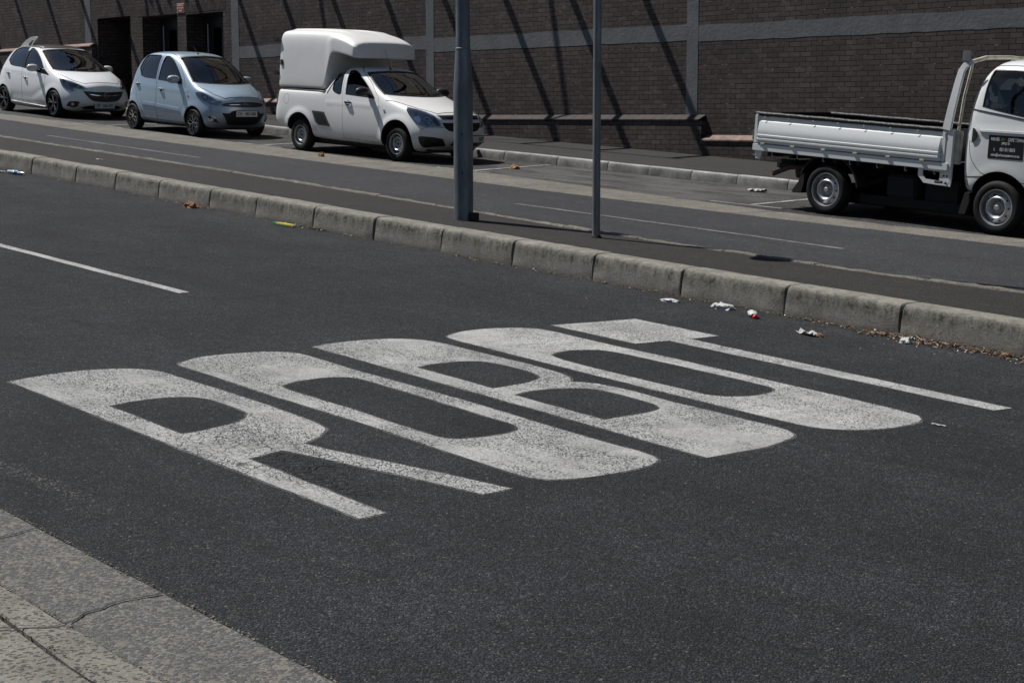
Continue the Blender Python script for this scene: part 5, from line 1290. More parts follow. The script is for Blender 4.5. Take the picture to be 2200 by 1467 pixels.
# -------- white pickup with a fibreglass canopy
def build_pickup():
    W_ = 1.68
    c = place('pickup', (-23.787, 17.656, 1.483), 2.405, 2.872, W_, 'small white pickup with a tall fibreglass canopy, behind the lamp post', 'pickup truck')
    S5 = lambda y, z, y2, z2: [(y, z), (y2, z2)]
    sts = [
     st([-2.13, -2.20, -2.20, -2.15, -2.13, -2.12], [(.66, .42), (.78, .50), (.80, .66), (.78, .90), (.775, 1.05), (.74, 1.125)], 1.13),
     st(-2.02, [(.72, .40), (.81, .49), (.835, .68), (.825, .90), (.81, 1.06), (.77, 1.135)], 1.14),
     st(-1.36, [(.75, .30), (.82, .42), (.84, .68), (.83, .92), (.81, 1.07), (.77, 1.135)], 1.14),
     st([-.78] * 6, [(.76, .25), (.81, .36), (.835, .65), (.825, .93), (.81, 1.07), (.77, 1.135)], 1.14),
     st([-.70, -.70, -.70, -.68, -.66, -.64], [(.76, .25), (.81, .36), (.835, .65), (.825, .94), (.80, 1.09), (.755, 1.16)], 1.16),
     st([-.44, -.44, -.44, -.44, -.47, -.44], [(.76, .24), (.81, .35), (.835, .65), (.82, .97), (.755, 1.26), (.645, 1.49)], 1.51),
     st([-.22, -.22, -.22, -.22, -.24, -.22], [(.76, .24), (.81, .35), (.835, .65), (.82, .97), (.75, 1.27), (.64, 1.505)], 1.535),
     st(.05, [(.76, .24), (.81, .35), (.835, .65), (.82, .98), (.755, 1.26), (.645, 1.505)], 1.54),
     st([.32, .32, .32, .32, .32, .30], [(.76, .23), (.81, .35), (.835, .65), (.82, .975), (.76, 1.23), (.655, 1.455)], 1.495, .48),
     st([.62, .62, .62, .62, .60, .57], [(.76, .23), (.81, .35), (.835, .65), (.815, .965), (.77, 1.12), (.69, 1.27)], 1.295, .84),
     st([.96, .96, .96, .96, .95, .94], [(.76, .23), (.81, .34), (.835, .64), (.81, .95), (.77, 1.05), (.72, 1.115)], 1.125, 1.20),
     st([1.30, 1.30, 1.30, 1.30, 1.29, 1.26], [(.74, .22), (.80, .34), (.835, .62), (.80, .88), (.74, .98), (.65, 1.025)], 1.045, 1.44),
     st([1.70, 1.74, 1.76, 1.76, 1.74, 1.72], [(.70, .18), (.785, .32), (.80, .56), (.745, .79), (.66, .89), (.53, .93)], .95, 1.93),
     st([1.80, 1.95, 2.01, 2.00, 2.0, 2.0], [(.64, .165), (.73, .32), (.75, .48), (.69, .66), (.60, .78), (.47, .85)], .875, 2.13)]
    def crease(co):
        if abs(co.y) > .6:
            z0 = .93; d = co.z - z0
            if abs(d) < .1 and -.6 < co.x < .9: co.y += math.copysign(.006 * math.exp(-(d / .03) ** 2), co.y)
    spec = dict(stations=sts, b0=[-.1] * 6, b1=[.16, .22, .24, .23, .21, .18], zs=(1.10, 1.14), wb=2.72, arch=.395, hub=.325, lip=.024, crease=crease, paint=M['white_van'],
        cabin=[(-.52, .42), (.88, .36), (.92, .80), (1.12, .94), (1.28, 1.05), (.9, 1.7), (-.52, 1.7)],
        windows=[('q', [(-.415, 1.125), (-.47, 1.18), (-.475, 1.40), (-.435, 1.47), (-.385, 1.49), (-.255, 1.492), (-.205, 1.11), (-.25, 1.085)], M['glass_dark']),
                 ('f', [(-.07, 1.095), (-.135, 1.46), (-.05, 1.472), (.12, 1.435), (.38, 1.30), (.60, 1.15), (.70, 1.055)], M['glass'], [(-.07, 1.095), (-.09, 1.235), (.15, 1.245), (.40, 1.215), (.60, 1.12), (.70, 1.055)])],
        screen=[(-.70, 1.125), (-.60, 1.42), (-.55, 1.45), (0, 1.48), (.55, 1.45), (.60, 1.42), (.70, 1.125), (.4, 1.112), (0, 1.105), (-.4, 1.112)], screen_x=.2,
        holes=[],
        doors=[('front_door', [(-.165, 1.10), (-.21, 1.49), (-.05, 1.525), (.14, 1.485), (.44, 1.335), (.68, 1.17), (.82, 1.06), (.86, .95), (.89, .6), (.87, .285), (-.10, .315), (-.13, .9)]),
               ('fuel_flap', [(-1.78 + math.cos(t) * .085, .945 + math.sin(t) * .095) for t in [i * math.pi / 8 for i in range(16)]])])
    sh = make_car(c, spec)
    interior(c, .10, None, .5, .44, 0, .90, 1.02, .64)
    for x in (-1.36, 1.36):
        for sd in (-1, 1): wheel(c, x, sd * (.828 - .10), .300, .18, sd, 'steel', 'rubber_dusty', rim_r=.185)
    m = MB(); m.box(-1.9, -.6, -.60, .60, .20, .42); m.box(-.65, 1.9, -.55, .55, .2, .3); m.build('chassis', M['underbody'], c)
    # canopy
    ca = []
    def cs(x, zb, zt, y0, y1, x6=None, xT=None):
        x6 = x if x6 is None else x6; hgt = zt - zb
        return st([x, x, x, x, x6, x6], [(y0 - .015, zb + .002), (y0, zb + .02 * hgt + .01), (y0 - .25 * (y0 - y1), zb + .33 * hgt), (y0 - .6 * (y0 - y1), zb + .66 * hgt), (y1 - .005, zt - .10), (y1 - .10, zt - .015)], zt + .015, xT if xT is not None else x6, zb)
    ca = [cs(-2.13, 1.15, 2.20, .74, .70), cs(-2.10, 1.15, 2.215, .76, .715), cs(-1.4, 1.15, 2.225, .765, .72), cs(-.80, 1.15, 2.215, .765, .72), cs(-.735, 1.15, 2.21, .765, .72), cs(-.60, 1.79, 2.20, .755, .73), cs(-.50, 1.83, 2.20, .75, .725), cs(-.2, 1.79, 2.14, .75, .725), cs(.02, 1.745, 2.06, .745, .72), cs(.095, 1.735, 2.015, .73, .70, None, .13)]
    cm = subdivided(cage(ca, [-.02] * 6, [.03, .05, .06, .06, .05, .04]), 4)
    for v in cm.vertices:
        if v.co.z > 1.9 and abs(v.co.y) < .62:
            k = lambda t: max(0, min(1, t)); w_ = k((abs(v.co.y) - .14) / .05) * k((.50 - abs(v.co.y)) / .06) * k((-.15 - v.co.x) / .5) * k((v.co.x + 2.08) / .08) * k((v.co.z - 1.95) / .1)
            v.co.z += .022 * w_
    csh = Shell(cm)
    e = empty('canopy', (0, 0, 0)); e.parent = c
    me = cm.copy(); me.materials.clear(); me.materials.append(M['fibre']); me.polygons.foreach_set('use_smooth', [True] * len(me.polygons)); obj('shell', me, None, e)
    m = MB()
    for z in (2.03, 1.42): m.box(-2.27, -2.12, -.765, -.70, z - .035, z + .035); m.box(-2.27, -2.12, .70, .765, z - .035, z + .035)
    m.build('hinge', M['black'], e, bevel=.008)
    csh.patch([(-2.06, 1.56), (-2.0, 1.56), (-2.0, 1.66), (-2.06, 1.66)], 'side', 'side_latch', M['black'], e, off=.001, thick=.018, dens=.03, rounded=False)
    for view in ('side', 'far'): sh.patch([(-2.1, 1.112), (-2.1, 1.126), (-.85, 1.126), (-.70, 1.122), (-.66, 1.15), (-.655, 1.135), (-.70, 1.106), (-.85, 1.110)], view, 'seal', M['black'], e, off=.004, thick=.01, dens=.06, rounded=False)
    # black rail from the bed up the rear pillar
    for view in ('side', 'far'):
        sh.seam([(-.60, 1.10), (-.50, 1.26), (-.42, 1.42), (-.36, 1.475)], view, 'pillar_gap', M['joint'], c, w=.007)
    # scoop in front of the rear wheel
    for view in ('side', 'far'):
        v = empty('side_vent', (0, 0, 0)); v.parent = c
        sh.patch([(-.985, .765), (-.64, .755), (-.46, .505), (-.80, .515), (-.88, .56)], view, 'surround', M['trim_grey'], v, off=.002, thick=.010, dens=.04, rounded=False)
        sh.patch([(-.90, .725), (-.66, .718), (-.53, .545), (-.78, .55), (-.83, .58)], view, 'opening', M['black_matt'], v, off=.0135, dens=.04, rounded=False)
    lamp(sh, [(.319, .941), (.35, .936), (.544, .894), (.69, .845), (.776, .805), (.851, .724), (.92, .618), (.793, .627), (.696, .624), (.55, .638), (.465, .677), (.39, .758), (.315, .863), (.296, .91)], R(36), c,
         [(0, 0, [(.73, .80), (.80, .74), (.87, .65), (.80, .645), (.74, .70)], 'lamp_dark'), (.639, .728, .082, 'lamp_dark'), (.639, .728, .070, 'chrome'), (.639, .728, .045, 'lamp_in'), (.43, .84, .040, 'chrome'), (0, 0, [(.40, .77), (.50, .80), (.54, .74), (.52, .68), (.47, .70)], 'chrome')])
    sh.patch([(-.47, .82), (0, .835), (.47, .82), (.42, .755), (0, .755), (-.42, .755)], 'front', 'grille', M['black'], c, off=.003, thick=.003, dens=.05, rounded=False)
    sh.patch([(-.44, .70), (0, .70), (.44, .70), (.41, .62), (.34, .57), (.24, .548), (-.24, .548), (-.34, .57), (-.41, .62)], 'front', 'grille', M['black_matt'], c, off=.003, thick=.003, dens=.05, rounded=False)
    for zz in (.80, .78, .67, .64, .61, .58): sh.patch([(-.34, zz), (.34, zz), (.34, zz - .008), (-.34, zz - .008)], 'front', 'grille_slat', M['dash'], c, off=.007, thick=.004, dens=.08, rounded=False)
    for sd in (-1, 1):
        e2 = empty('fog_light', (0, 0, 0)); e2.parent = c; q = lambda L: [(a * -sd, b) for a, b in L]; vw = R(36) * -sd
        F = [(.491, .455), (.545, .463), (.726, .456), (.909, .431), (.973, .313), (.967, .295), (.731, .283), (.623, .268), (.549, .296), (.499, .384)]
        sh.patch(q(F), vw, 'recess', M['black'], e2, off=.003, thick=.002, dens=.04)
        sh.patch(q([(.644 + math.cos(t) * .058, .362 + math.sin(t) * .058) for t in [i * math.pi / 9 for i in range(18)]]), vw, 'blank', M['black_matt'], e2, off=.008, thick=.006, dens=.03, rounded=False)
        sh.patch(q([(.78, .375), (.86, .372), (.86, .355), (.78, .357)]), vw, 'trim', M['chrome'], e2, off=.010, thick=.004, dens=.03, rounded=False)
    sh.patch([(-.21, .47), (.21, .47), (.21, .31), (-.21, .31)], 'front', 'lower_grille', M['black_matt'], c, off=.003, thick=.002, dens=.05, rounded=False)
    h, n = sh.point(0, .43, 'front'); plate(c, h + Vector((.030, .18, -.01)), R(90), 'GP', align='RIGHT', tx=.245, w=.52)
    for v, pts in (('top', [(2.0, -.44), (2.06, -.2), (2.08, 0), (2.06, .2), (2.0, .44)]), ('top', [(2.0, -.44), (1.66, -.60), (1.3, -.68), (1.0, -.76)]), ('top', [(2.0, .44), (1.66, .60), (1.3, .68), (1.0, .76)])): sh.seam(pts, v, 'bonnet_gap', M['joint'], c, w=.005)
    sh.seam([(-.63, .63), (-.71, .60), (-.745, .56)], 'front', 'bumper_gap', M['joint'], c, w=.0035)
    handle(sh, c, .03, .955, M['black'], .18, .034)
    for view in ('side', 'far'):
        sh.patch([(1.02 + math.cos(t) * .024, .86 + math.sin(t) * .018) for t in [i * math.pi / 6 for i in range(12)]], view, 'side_repeater', M['chrome'], c, off=.002, thick=.010, dens=.02, rounded=False)
        sh.patch([(.56, 1.20), (.71, 1.075), (.71, 1.05), (.56, 1.055)], view, 'mirror_base', M['black'], c, off=.003, thick=.008, dens=.04, rounded=False)
        sh.patch([(-2.12, 1.12), (-2.05, 1.12), (-2.09, .84), (-2.19, .80), (-2.17, .95)], view, 'tail_light', M['red_lens'], c, off=.003, thick=.010, dens=.04)
        sh.patch([(-.17, 1.49), (-.125, 1.10), (-.085, 1.10), (-.135, 1.485)], view, 'door_pillar', M['white_van'], c, off=.002, dens=.05, rounded=False)
    mirror(c, .58, -.945, 1.155, -1, M['black'], sx=1.1); mirror(c, .58, .945, 1.155, 1, M['black'], sx=1.1)
    a = MB(); a.tube([(.34, -.12, 1.57), (.20, -.12, 1.90)], [.0045, .003], 6); a.tube([(.37, -.12, 1.56), (.32, -.12, 1.62)], [.018, .006], 8); a.build('aerial', M['black'], c)
    for y0, y1 in ((-.50, .10), (.15, .62)):
        w = MB(); P = []
        for i in range(7):
            t = i / 6; h, n = sh.point(y0 + (y1 - y0) * t, 1.135 + .035 * t, 'front'); P.append(h + n * .012)
        w.tube(P, .009, 6); w.build('wiper', M['black'], c)
    sh.patch([(.54 + math.cos(t) * .035, 1.22 + math.sin(t) * .03) for t in [i * math.pi / 8 for i in range(16)]], 'front', 'licence_disc', M['sign_white'], c, off=-.010, dens=.03, rounded=False)

# -------- white dropside truck
def build_truck():
    W_ = 1.70
    c = place('dropside_truck', (-11.767, 17.405, .847), .252, 3.057, W_, 'white dropside truck with a black rimmed load bed and a door sign', 'truck')
    WT = M['white_truck']
    sts = [
     st([.735, .70, .69, .70, .755, .93], [(.70, .46), (.77, .56), (.79, .90), (.785, 1.30), (.72, 1.75), (.60, 2.00)], 2.05, .95),
     st([.86, .84, .83, .84, .90, 1.02], [(.74, .45), (.815, .56), (.835, .90), (.825, 1.32), (.75, 1.76), (.64, 2.03)], 2.085, 1.04),
     st(1.25, [(.75, .45), (.825, .56), (.845, .90), (.835, 1.34), (.76, 1.77), (.655, 2.04)], 2.10),
     st([1.7, 1.7, 1.7, 1.7, 1.68, 1.6], [(.75, .45), (.825, .56), (.845, .90), (.835, 1.34), (.765, 1.75), (.66, 2.02)], 2.08, 1.66),
     st([2.0, 2.0, 2.0, 1.98, 1.86, 1.74], [(.74, .42), (.82, .52), (.84, .85), (.825, 1.25), (.775, 1.62), (.68, 1.95)], 2.00, 1.86),
     st([2.22, 2.24, 2.24, 2.20, 2.02, 1.86], [(.66, .36), (.74, .46), (.76, .80), (.74, 1.10), (.70, 1.45), (.62, 1.86)], 1.90, 1.98)]
    def crease(co):
        if abs(co.y) > .6 and .86 < co.x < 2.1:
            d = co.z - (1.235 + 0 * co.x)
            if -.14 < d < .0: co.y += math.copysign(-.016 * math.exp(-((d + .03) / .03) ** 2), co.y)
    spec = dict(stations=sts, b0=[-.03] * 6, b1=[.07] * 6, wb=2.5, arch=.43, hub=.325, lip=.010, crease=crease, paint=WT,
        cabin=[(.80, .62), (2.02, .62), (2.1, 1.1), (2.16, 1.3), (1.9, 2.3), (.6, 2.3)],
        zs=(9, 1), gap=.008, windows=[('f', [(.925, 1.505), (.930, 1.72), (.955, 1.92), (.98, 1.945), (1.38, 1.945), (1.62, 1.88), (1.80, 1.60), (1.86, 1.36), (1.50, 1.41), (1.2, 1.455)], M['glass_clear'])],
        screen=[(-.66, 1.32), (-.58, 1.80), (0, 1.84), (.58, 1.80), (.66, 1.32), (0, 1.28)], screen_x=1.5,
        rear_screen=[(-.58, 1.46), (-.54, 1.86), (.54, 1.86), (.58, 1.46)], rear_x=1.02,
        doors=[('door', [(.875, 1.97), (.82, 1.75), (.79, 1.49), (.79, 1.26), (.80, 1.05), (.84, .88), (.95, .75), (1.05, .70), (1.7, .62), (1.93, .60), (1.95, 1.2), (1.90, 1.45), (1.66, 1.96), (1.4, 2.0), (1.0, 2.0)])])
    # only the wheel arch of the front axle touches the cab
    sh = make_car(c, spec)
    for x, kk in ((-1.25, 0), (1.25, 1)):
        for sd in (-1, 1): wheel(c, x, sd * (.85 - .095), .325, .19, sd, 'dish', rim_r=.222)
    s_ = interior(c, 1.30, None, .5, .92, 0, 1.95, 1.38, .62)
    # door furniture
    for view, sd in (('side', -1), ('far', 1)):
        h, n = sh.point(.845, 1.165, view); e = empty('door_handle', h); e.parent = c
        sh.patch([(.845 + math.cos(t) * .07, 1.165 + math.sin(t) * .085) for t in [i * math.pi / 9 for i in range(18)]], view, 'cup', M['white_truck'], e, off=.002, thick=.002, dens=.03, rounded=False).matrix_parent_inverse = Matrix.Translation(-Vector(h))
        sh.patch([(.845, 1.085)] + [(.845 + math.cos(t) * .068, 1.165 + math.sin(t) * .082) for t in [(-8 + i) * math.pi / 16 for i in range(17)]] + [(.845, 1.245)], view, 'paddle', M['black'], e, off=.004, thick=.014, dens=.03, rounded=False).matrix_parent_inverse = Matrix.Translation(-Vector(h))
        for k in range(3): sh.patch([(.715 + .04 * k, .62), (.725 + .04 * k, .62), (.735 + .04 * k, .54), (.725 + .04 * k, .54)], view, 'air_slot', M['black_matt'], c, off=.002, dens=.03, rounded=False)
    sh.seam([(.70, .655), (.85, .665), (1.02, .68)], 'side', 'panel_gap', M['joint'], c, w=.004)
    mirror(c, 1.88, -1.0, 1.55, -1, M['black'], sx=1.1); mirror(c, 1.88, 1.0, 1.55, 1, M['black'], sx=1.1)
    # company sign
    h, n = sh.point(1.31, 1.04, 'side'); e = empty('door_sign', h + Vector((0, -.004, 0))); e.parent = c
    sh.patch([(1.075, 1.18), (1.545, 1.18), (1.545, .905), (1.075, .905)], 'side', 'panel', M['sign_black'], e, off=.002, thick=.0015, dens=.05, rounded=False).matrix_parent_inverse = Matrix.Translation(-Vector(e.location))
    def put(body, size, x, z, xs=1, sh_=0, bold=.001, mat='sign_white'):
        me_o = text(body, size, mat, Matrix.Identity(4), e, bold=bold, xs=xs, shear=sh_, ext=0)
        for v in me_o.data.vertices:
            px, pz = x + v.co.x, z + v.co.y; hh, nn = sh.point(px, pz, 'side'); v.co = hh + nn * .0048 - Vector(e.location)
    put('VALVES', .055, 1.160, 1.135, .64, .12, .0016); put('CAPE TOWN', .055, 1.435, 1.135, .64, .12, .0016)
    put('Z', .05, 1.246, 1.136, .7, .12, .001, 'pack_green'); put('A', .05, 1.272, 1.136, .7, .12, .001, 'pack_green'); put('R', .05, 1.298, 1.136, .7, .12, .001, 'red_lens')
    put('(PTY)LTD', .036, 1.305, 1.088, .72, .1); put('021 511 0015', .056, 1.335, 1.015, .66, 0, .0012); put('sales@valvescapetown.co.za', .046, 1.31, .950, .72, 0, .0007)
    ph = MB(); ph.tube([(0, 0, .016), (-.008, 0, 0.006), (-.006, 0, -.008), (.006, 0, -.016)], .004, 5); o = ph.build('phone_symbol', M['sign_white'], e); o.location = Vector((1.165, sh.point(1.165, 1.012, 'side')[0].y - .006, 1.012)) - Vector(e.location)
    for view in ('side', 'far'):
        sh.patch([(.80, 1.475), (1.2, 1.43), (1.55, 1.385), (1.90, 1.33), (1.90, 1.315), (1.55, 1.37), (1.2, 1.415), (.80, 1.46)], view, 'belt_trim', M['black'], c, off=.002, thick=.006, dens=.08, rounded=False)
        sh.patch([(.93, 1.232), (1.93, 1.232), (1.93, 1.212), (.97, 1.212)], view, 'door_crease', WT, c, off=.001, thick=.014, dens=.06, rounded=False)
    # chassis
    m = MB()
    for y in (-.36, .36): m.box(-2.42, 2.0, y - .03, y + .03, .52, .64)
    for x in (-2.3, -1.6, -.9, -.2, .45): m.box(x - .03, x + .03, -.33, .33, .54, .62)
    m.tube([(-1.25, -.64, .325), (-1.25, .64, .325)], .05, 10); m.lathe([(0, -.13), (.1, -.1), (.13, 0), (.1, .1), (0, .13)], 14, T=Matrix.Translation((-1.25, 0, .325)))
    for y in (-.5, .5): m.tube([(-1.85, y, .50), (-1.55, y, .40), (-1.25, y, .385), (-.95, y, .40), (-.6, y, .50)], .03, 8)
    m.tube([(1.25, -.64, .325), (1.25, .64, .325)], .05, 10); m.tube([(-1.1, 0, .36), (.6, 0, .46)], .035, 8); m.box(.7, 2.0, -.5, .5, .38, .60)
    m.build('chassis', M['underbody'], c)
    m = MB(); m.box(-.42, .02, -.70, -.42, .30, .60); m.build('fuel_tank', M['black_matt'], c, bevel=.03)
    m = MB(); m.box(.10, .60, -.62, -.42, .26, .56); m.build('battery_box', M['black_matt'], c, bevel=.02)
    m = MB(); m.tube([(-1.5, -.5, .56), (-1.78, -.62, .58), (-1.95, -.72, .56), (-2.16, -.80, .46)], .032, 12); m.build('exhaust_pipe', M['rust'], c, smooth=True)
    m = MB(); m.box(-2.2, -1.95, -.62, -.42, .53, .60); m.tube([(-2.0, -.5, .6), (-2.0, -.5, .78)], .02, 6); m.build('rear_bracket', M['black_matt'], c)
    sp = MB(); sp.lathe([(.0, -.08), (.2, -.08), (.3, -.09), (.32, 0), (.3, .09), (.2, .08), (0, .08)], 28, axis='Z', T=Matrix.Translation((-2.0, 0, .48))); sp.build('spare_wheel', M['rubber'], c, smooth=True)
    # load bed (its floor runs level, a little nose down against the street)
    bed = empty('load_bed', (0, 0, 0)); bed.parent = c; bed.rotation_euler = (0, R(.9), 0)
    x0, x1, hw, zb0, zb1 = -2.49, .49, .85, .825, 1.205
    m = MB(); m.box(x0 + .02, x1 - .02, -hw + .03, hw - .03, zb0 - .09, zb0 - .02); 
    for k in range(8): m.box(x0 + .2 + .36 * k, x0 + .26 + .36 * k, -hw + .06, hw - .06, zb0 - .17, zb0 - .09)
    m.build('floor', M['black_matt'], bed)
    for sd in (-1, 1): m = MB(); m.box(x0, x1 + .06, min(sd * (hw + .026), sd * (hw - .03)), max(sd * (hw + .026), sd * (hw - .03)), zb0 - .105, zb0 - .012); m.build('sill_rail', WT, bed, bevel=.006)
    # dropside panel with its pressed ribs (height profile swept along the bed)
    pr_ = [(0, .028), (.006, .034), (.034, .036), (.040, .046), (.060, .047), (.066, .036), (.084, .036), (.090, .046), (.110, .047), (.116, .035), (.130, .036), (.150, .037), (.185, .032), (.22, .024), (.26, .012), (.288, .002), (.298, -.012), (.34, -.012), (.372, -.012)]
    for sd in (-1, 1):
        m = MB(); L = len(pr_); vs = []
        for X in (x0 + .05, x0 + .08, x1 - .08, x1 - .05):
            fl = 0 if X in (x0 + .05, x1 - .05) else 1
            for hgt, o_ in pr_: vs.append((X, (hw + (o_ if fl else -.010)) * sd, zb0 + hgt))
            for hgt, o_ in reversed(pr_): vs.append((X, (hw - .022) * sd, zb0 + hgt))
        K = 2 * L; fs = []
        for i in range(3):
            for k in range(K): fs.append((i * K + k, i * K + (k + 1) % K, (i + 1) * K + (k + 1) % K, (i + 1) * K + k))
        fs.append(tuple(range(K))); fs.append(tuple(3 * K + k for k in reversed(range(K)))); m.add(vs, fs)
        p = empty('side_board', (0, 0, 0)); p.parent = bed
        me = m.mesh('panel', False); me.polygons.foreach_set('use_smooth', [True] * len(me.polygons)); me.set_sharp_from_angle(angle=R(28)); me.materials.append(WT); obj('panel', me, None, p)
        ed = MB(); ed.box(x0, x0 + .055, (hw + .012) * sd, (hw - .03) * sd, zb0 - .005, zb1); ed.box(x1 - .055, x1 + .0, (hw + .012) * sd, (hw - .03) * sd, zb0 - .005, zb1); ed.build('end_post', WT, p, bevel=.008)
        tb = MB(); rnd = random.Random(3 + sd); P = [(x0 - .01 + (x1 - x0 + .02) * i / 40, (hw - .028) * sd, zb1 + .004 + rnd.uniform(-.002, .002)) for i in range(41)]; tb.tube(P, [.033 + rnd.uniform(-.002, .002) for _ in P], 10); tb.build('top_rail', M['black_tape'], p, smooth=True)
        ln = MB(); ln.box(x0 + .06, x1 - .06, (hw - .024) * sd, (hw - .030) * sd, zb0 - .01, zb1 - .004); ln.build('liner', M['black_matt'], p)
        hk = MB()
        for k in range(8):
            X = x0 + .16 + .40 * k; hk.tube([(X, (hw - .012) * sd, zb1 - .02), (X + .002, (hw + .014) * sd, zb1 - .035), (X + .004, (hw + .012) * sd, zb1 - .078)], .005, 6)
        hk.build('rope_hook', M['cream'], p)
        hg = MB()
        for k in range(6):
            X = x0 + .18 + .50 * k; hg = MB(); hg.box(X - .035, X + .035, (hw + .046) * sd, (hw - .005) * sd, zb0 - .018, zb0 + .010); hg.build('hinge', M['cream'], p, bevel=.006)
        rh = MB()
        for k in range(7):
            X = x0 + .32 + .42 * k; rh.tube([(X, (hw - .01) * sd, zb0 - .10), (X + .004, (hw + .004) * sd, zb0 - .15), (X + .02, (hw + .004) * sd, zb0 - .165), (X + .024, (hw - .004) * sd, zb0 - .15)], .005, 6)
        rh.build('rope_hook', M['cream'], p)
    m = MB(); m.box(x0 - .01, x0 + .02, -hw + .02, hw - .02, zb0, zb1); m.build('tailboard', M['black_matt'], bed, bevel=.006)
    m = MB(); m.tube([(x0 - .0, -hw, zb1 + .004), (x0 - .0, hw, zb1 + .004)], .026, 10); m.build('tail_rail', M['black_tape'], bed, smooth=True)
    m = MB(); m.box(x1 + .005, x1 + .035, -hw + .02, hw - .02, zb0, zb1 + .02); m.build('headboard', M['black_matt'], bed)
    for sd in (-1, 1): m = MB(); m.box(x1 - .0, x1 + .10, min(sd * (hw + .006), sd * (hw - .05)), max(sd * (hw + .006), sd * (hw - .05)), zb0 - .27, zb1 + .02); m.build('corner_post', WT, bed, bevel=.010)
    for y in (-1, 1):
        m = MB(); m.box(x1 + .10, x1 + .17, y * (hw - .03), y * (hw - .10), zb0 - .02, zb1 + .0); m.build('latch_plate', M['cream'], bed, bevel=.008)
    # tail bracket with lamp, step plate
    m = MB(); m.prism([(x0 + .01, zb0 - .03), (x0 + .17, zb0 - .03), (x0 + .12, zb0 - .22), (x0 + .04, zb0 - .21)], -hw, -hw + .03, 'XZ'); m.build('lamp_bracket', WT, bed, bevel=.004)
    m = MB(); m.tube([(x0 - .01, -hw + .02, zb0 - .18), (x0 + .06, -hw + .02, zb0 - .18)], .022, 8); m.build('reflector', M['black'], bed)
    m = MB(); m.tube([(x0 - .03, -hw + .03, zb0 + .03), (x0 - .03, -hw + .03, zb0 + .16)], .02, 8); m.build('marker_lamp', M['plaster'], bed)
    m = MB(); P = [(.13, .74), (.60, .73), (.60, .53), (.22, .545), (.13, .62)]; Hh = [(.20, .70), (.44, .695), (.44, .60), (.40, .585), (.26, .59), (.20, .64)]
    # plate with a window cut out: frame of five bars
    m.prism([(.13, .745), (.60, .735), (.60, .695), (.13, .705)], -hw - .004, -hw + .012, 'XZ'); m.prism([(.44, .694), (.60, .692), (.60, .53), (.44, .535)], -hw - .004, -hw + .012, 'XZ'); m.prism([(.439, .59), (.439, .535), (.22, .545), (.245, .595)], -hw - .004, -hw + .012, 'XZ'); m.prism([(.13, .704), (.195, .703), (.195, .645), (.244, .596), (.219, .546), (.13, .63)], -hw - .004, -hw + .012, 'XZ')
    m.build('step_plate', WT, bed); m = MB(); m.tube([(.40, -hw - .03, .575), (.50, -hw - .03, .578)], .018, 8); m.tube([(.53, -hw - .012, .57), (.545, -hw - .012, .57)], .015, 8)
    for q in ((.50, .655), (.545, .655)): m.tube([(q[0], -hw - .010, q[1]), (q[0], -hw + .0, q[1])], .012, 8)
    m.build('step_bolts', M['black'], bed)
    # headboard frame: flat section legs rising and curving over behind the cab
    fr = empty('headboard_frame', (0, 0, 0)); fr.parent = c
    for sd in (-1, 1):
        m = MB(); path = [(.50, hw, 1.20), (.535, hw - .01, 1.45), (.575, hw - .04, 1.75), (.60, hw - .065, 1.92), (.635, hw - .085, 1.99), (.70, hw - .12, 2.02)]; vs = []
        for i, (X, y, z) in enumerate(path):
            a = path[max(0, i - 1)]; b = path[min(len(path) - 1, i + 1)]; d = Vector((b[0] - a[0], 0, b[2] - a[2])).normalized(); n = Vector((d.z, 0, -d.x)); w = .058 - .005 * i
            for u, t in ((-w, .02), (w, .02), (w, -.02), (-w, -.02)): vs.append((X + n.x * u, (y + t) * sd, z + n.z * u))
        fs = [(i * 4 + k, i * 4 + (k + 1) % 4, (i + 1) * 4 + (k + 1) % 4, (i + 1) * 4 + k) for i in range(len(path) - 1) for k in range(4)] + [(0, 1, 2, 3), (23, 22, 21, 20)]
        m.add(vs, fs); m.build('upright', WT, fr, bevel=.006)
        t = MB(); t.tube([(.60, (hw - .10) * sd, 1.2), (.625, (hw - .12) * sd, 1.6), (.68, (hw - .16) * sd, 2.0)], .018, 8); t.build('brace', M['cream'], fr, smooth=True)
    t = MB(); t.tube([(.70, -hw + .12, 2.03), (.74, -.5, 2.085), (.76, 0, 2.10), (.74, .5, 2.085), (.70, hw - .12, 2.03)], .026, 10)
    t.build('crossbar', M['cream'], fr, smooth=True)
    t = MB()
    for y in (.1, .45): t.tube([(.60, y, 1.2), (.74, y, 2.08)], .013, 8)
    t.build('guard_bars', M['cream'], fr, smooth=True)
    t = MB(); t.box(.585, .70, -hw + .07, -hw + .085, 2.035, 2.16, T=Matrix.Rotation(R(0), 4, 'Y')); t.box(.63, .66, -hw + .09, -hw + .11, 1.97, 2.06); t.build('end_plate', M['steel_pole'], fr, bevel=.004)
    t = MB(); t.tube([(.60 + math.cos(a) * .03, -hw + .06, 1.235 + math.sin(a) * .045) for a in [(-90 + 200 * i / 8) * math.pi / 180 for i in range(9)]], .009, 6); t.build('tie_hook', M['cream'], fr)
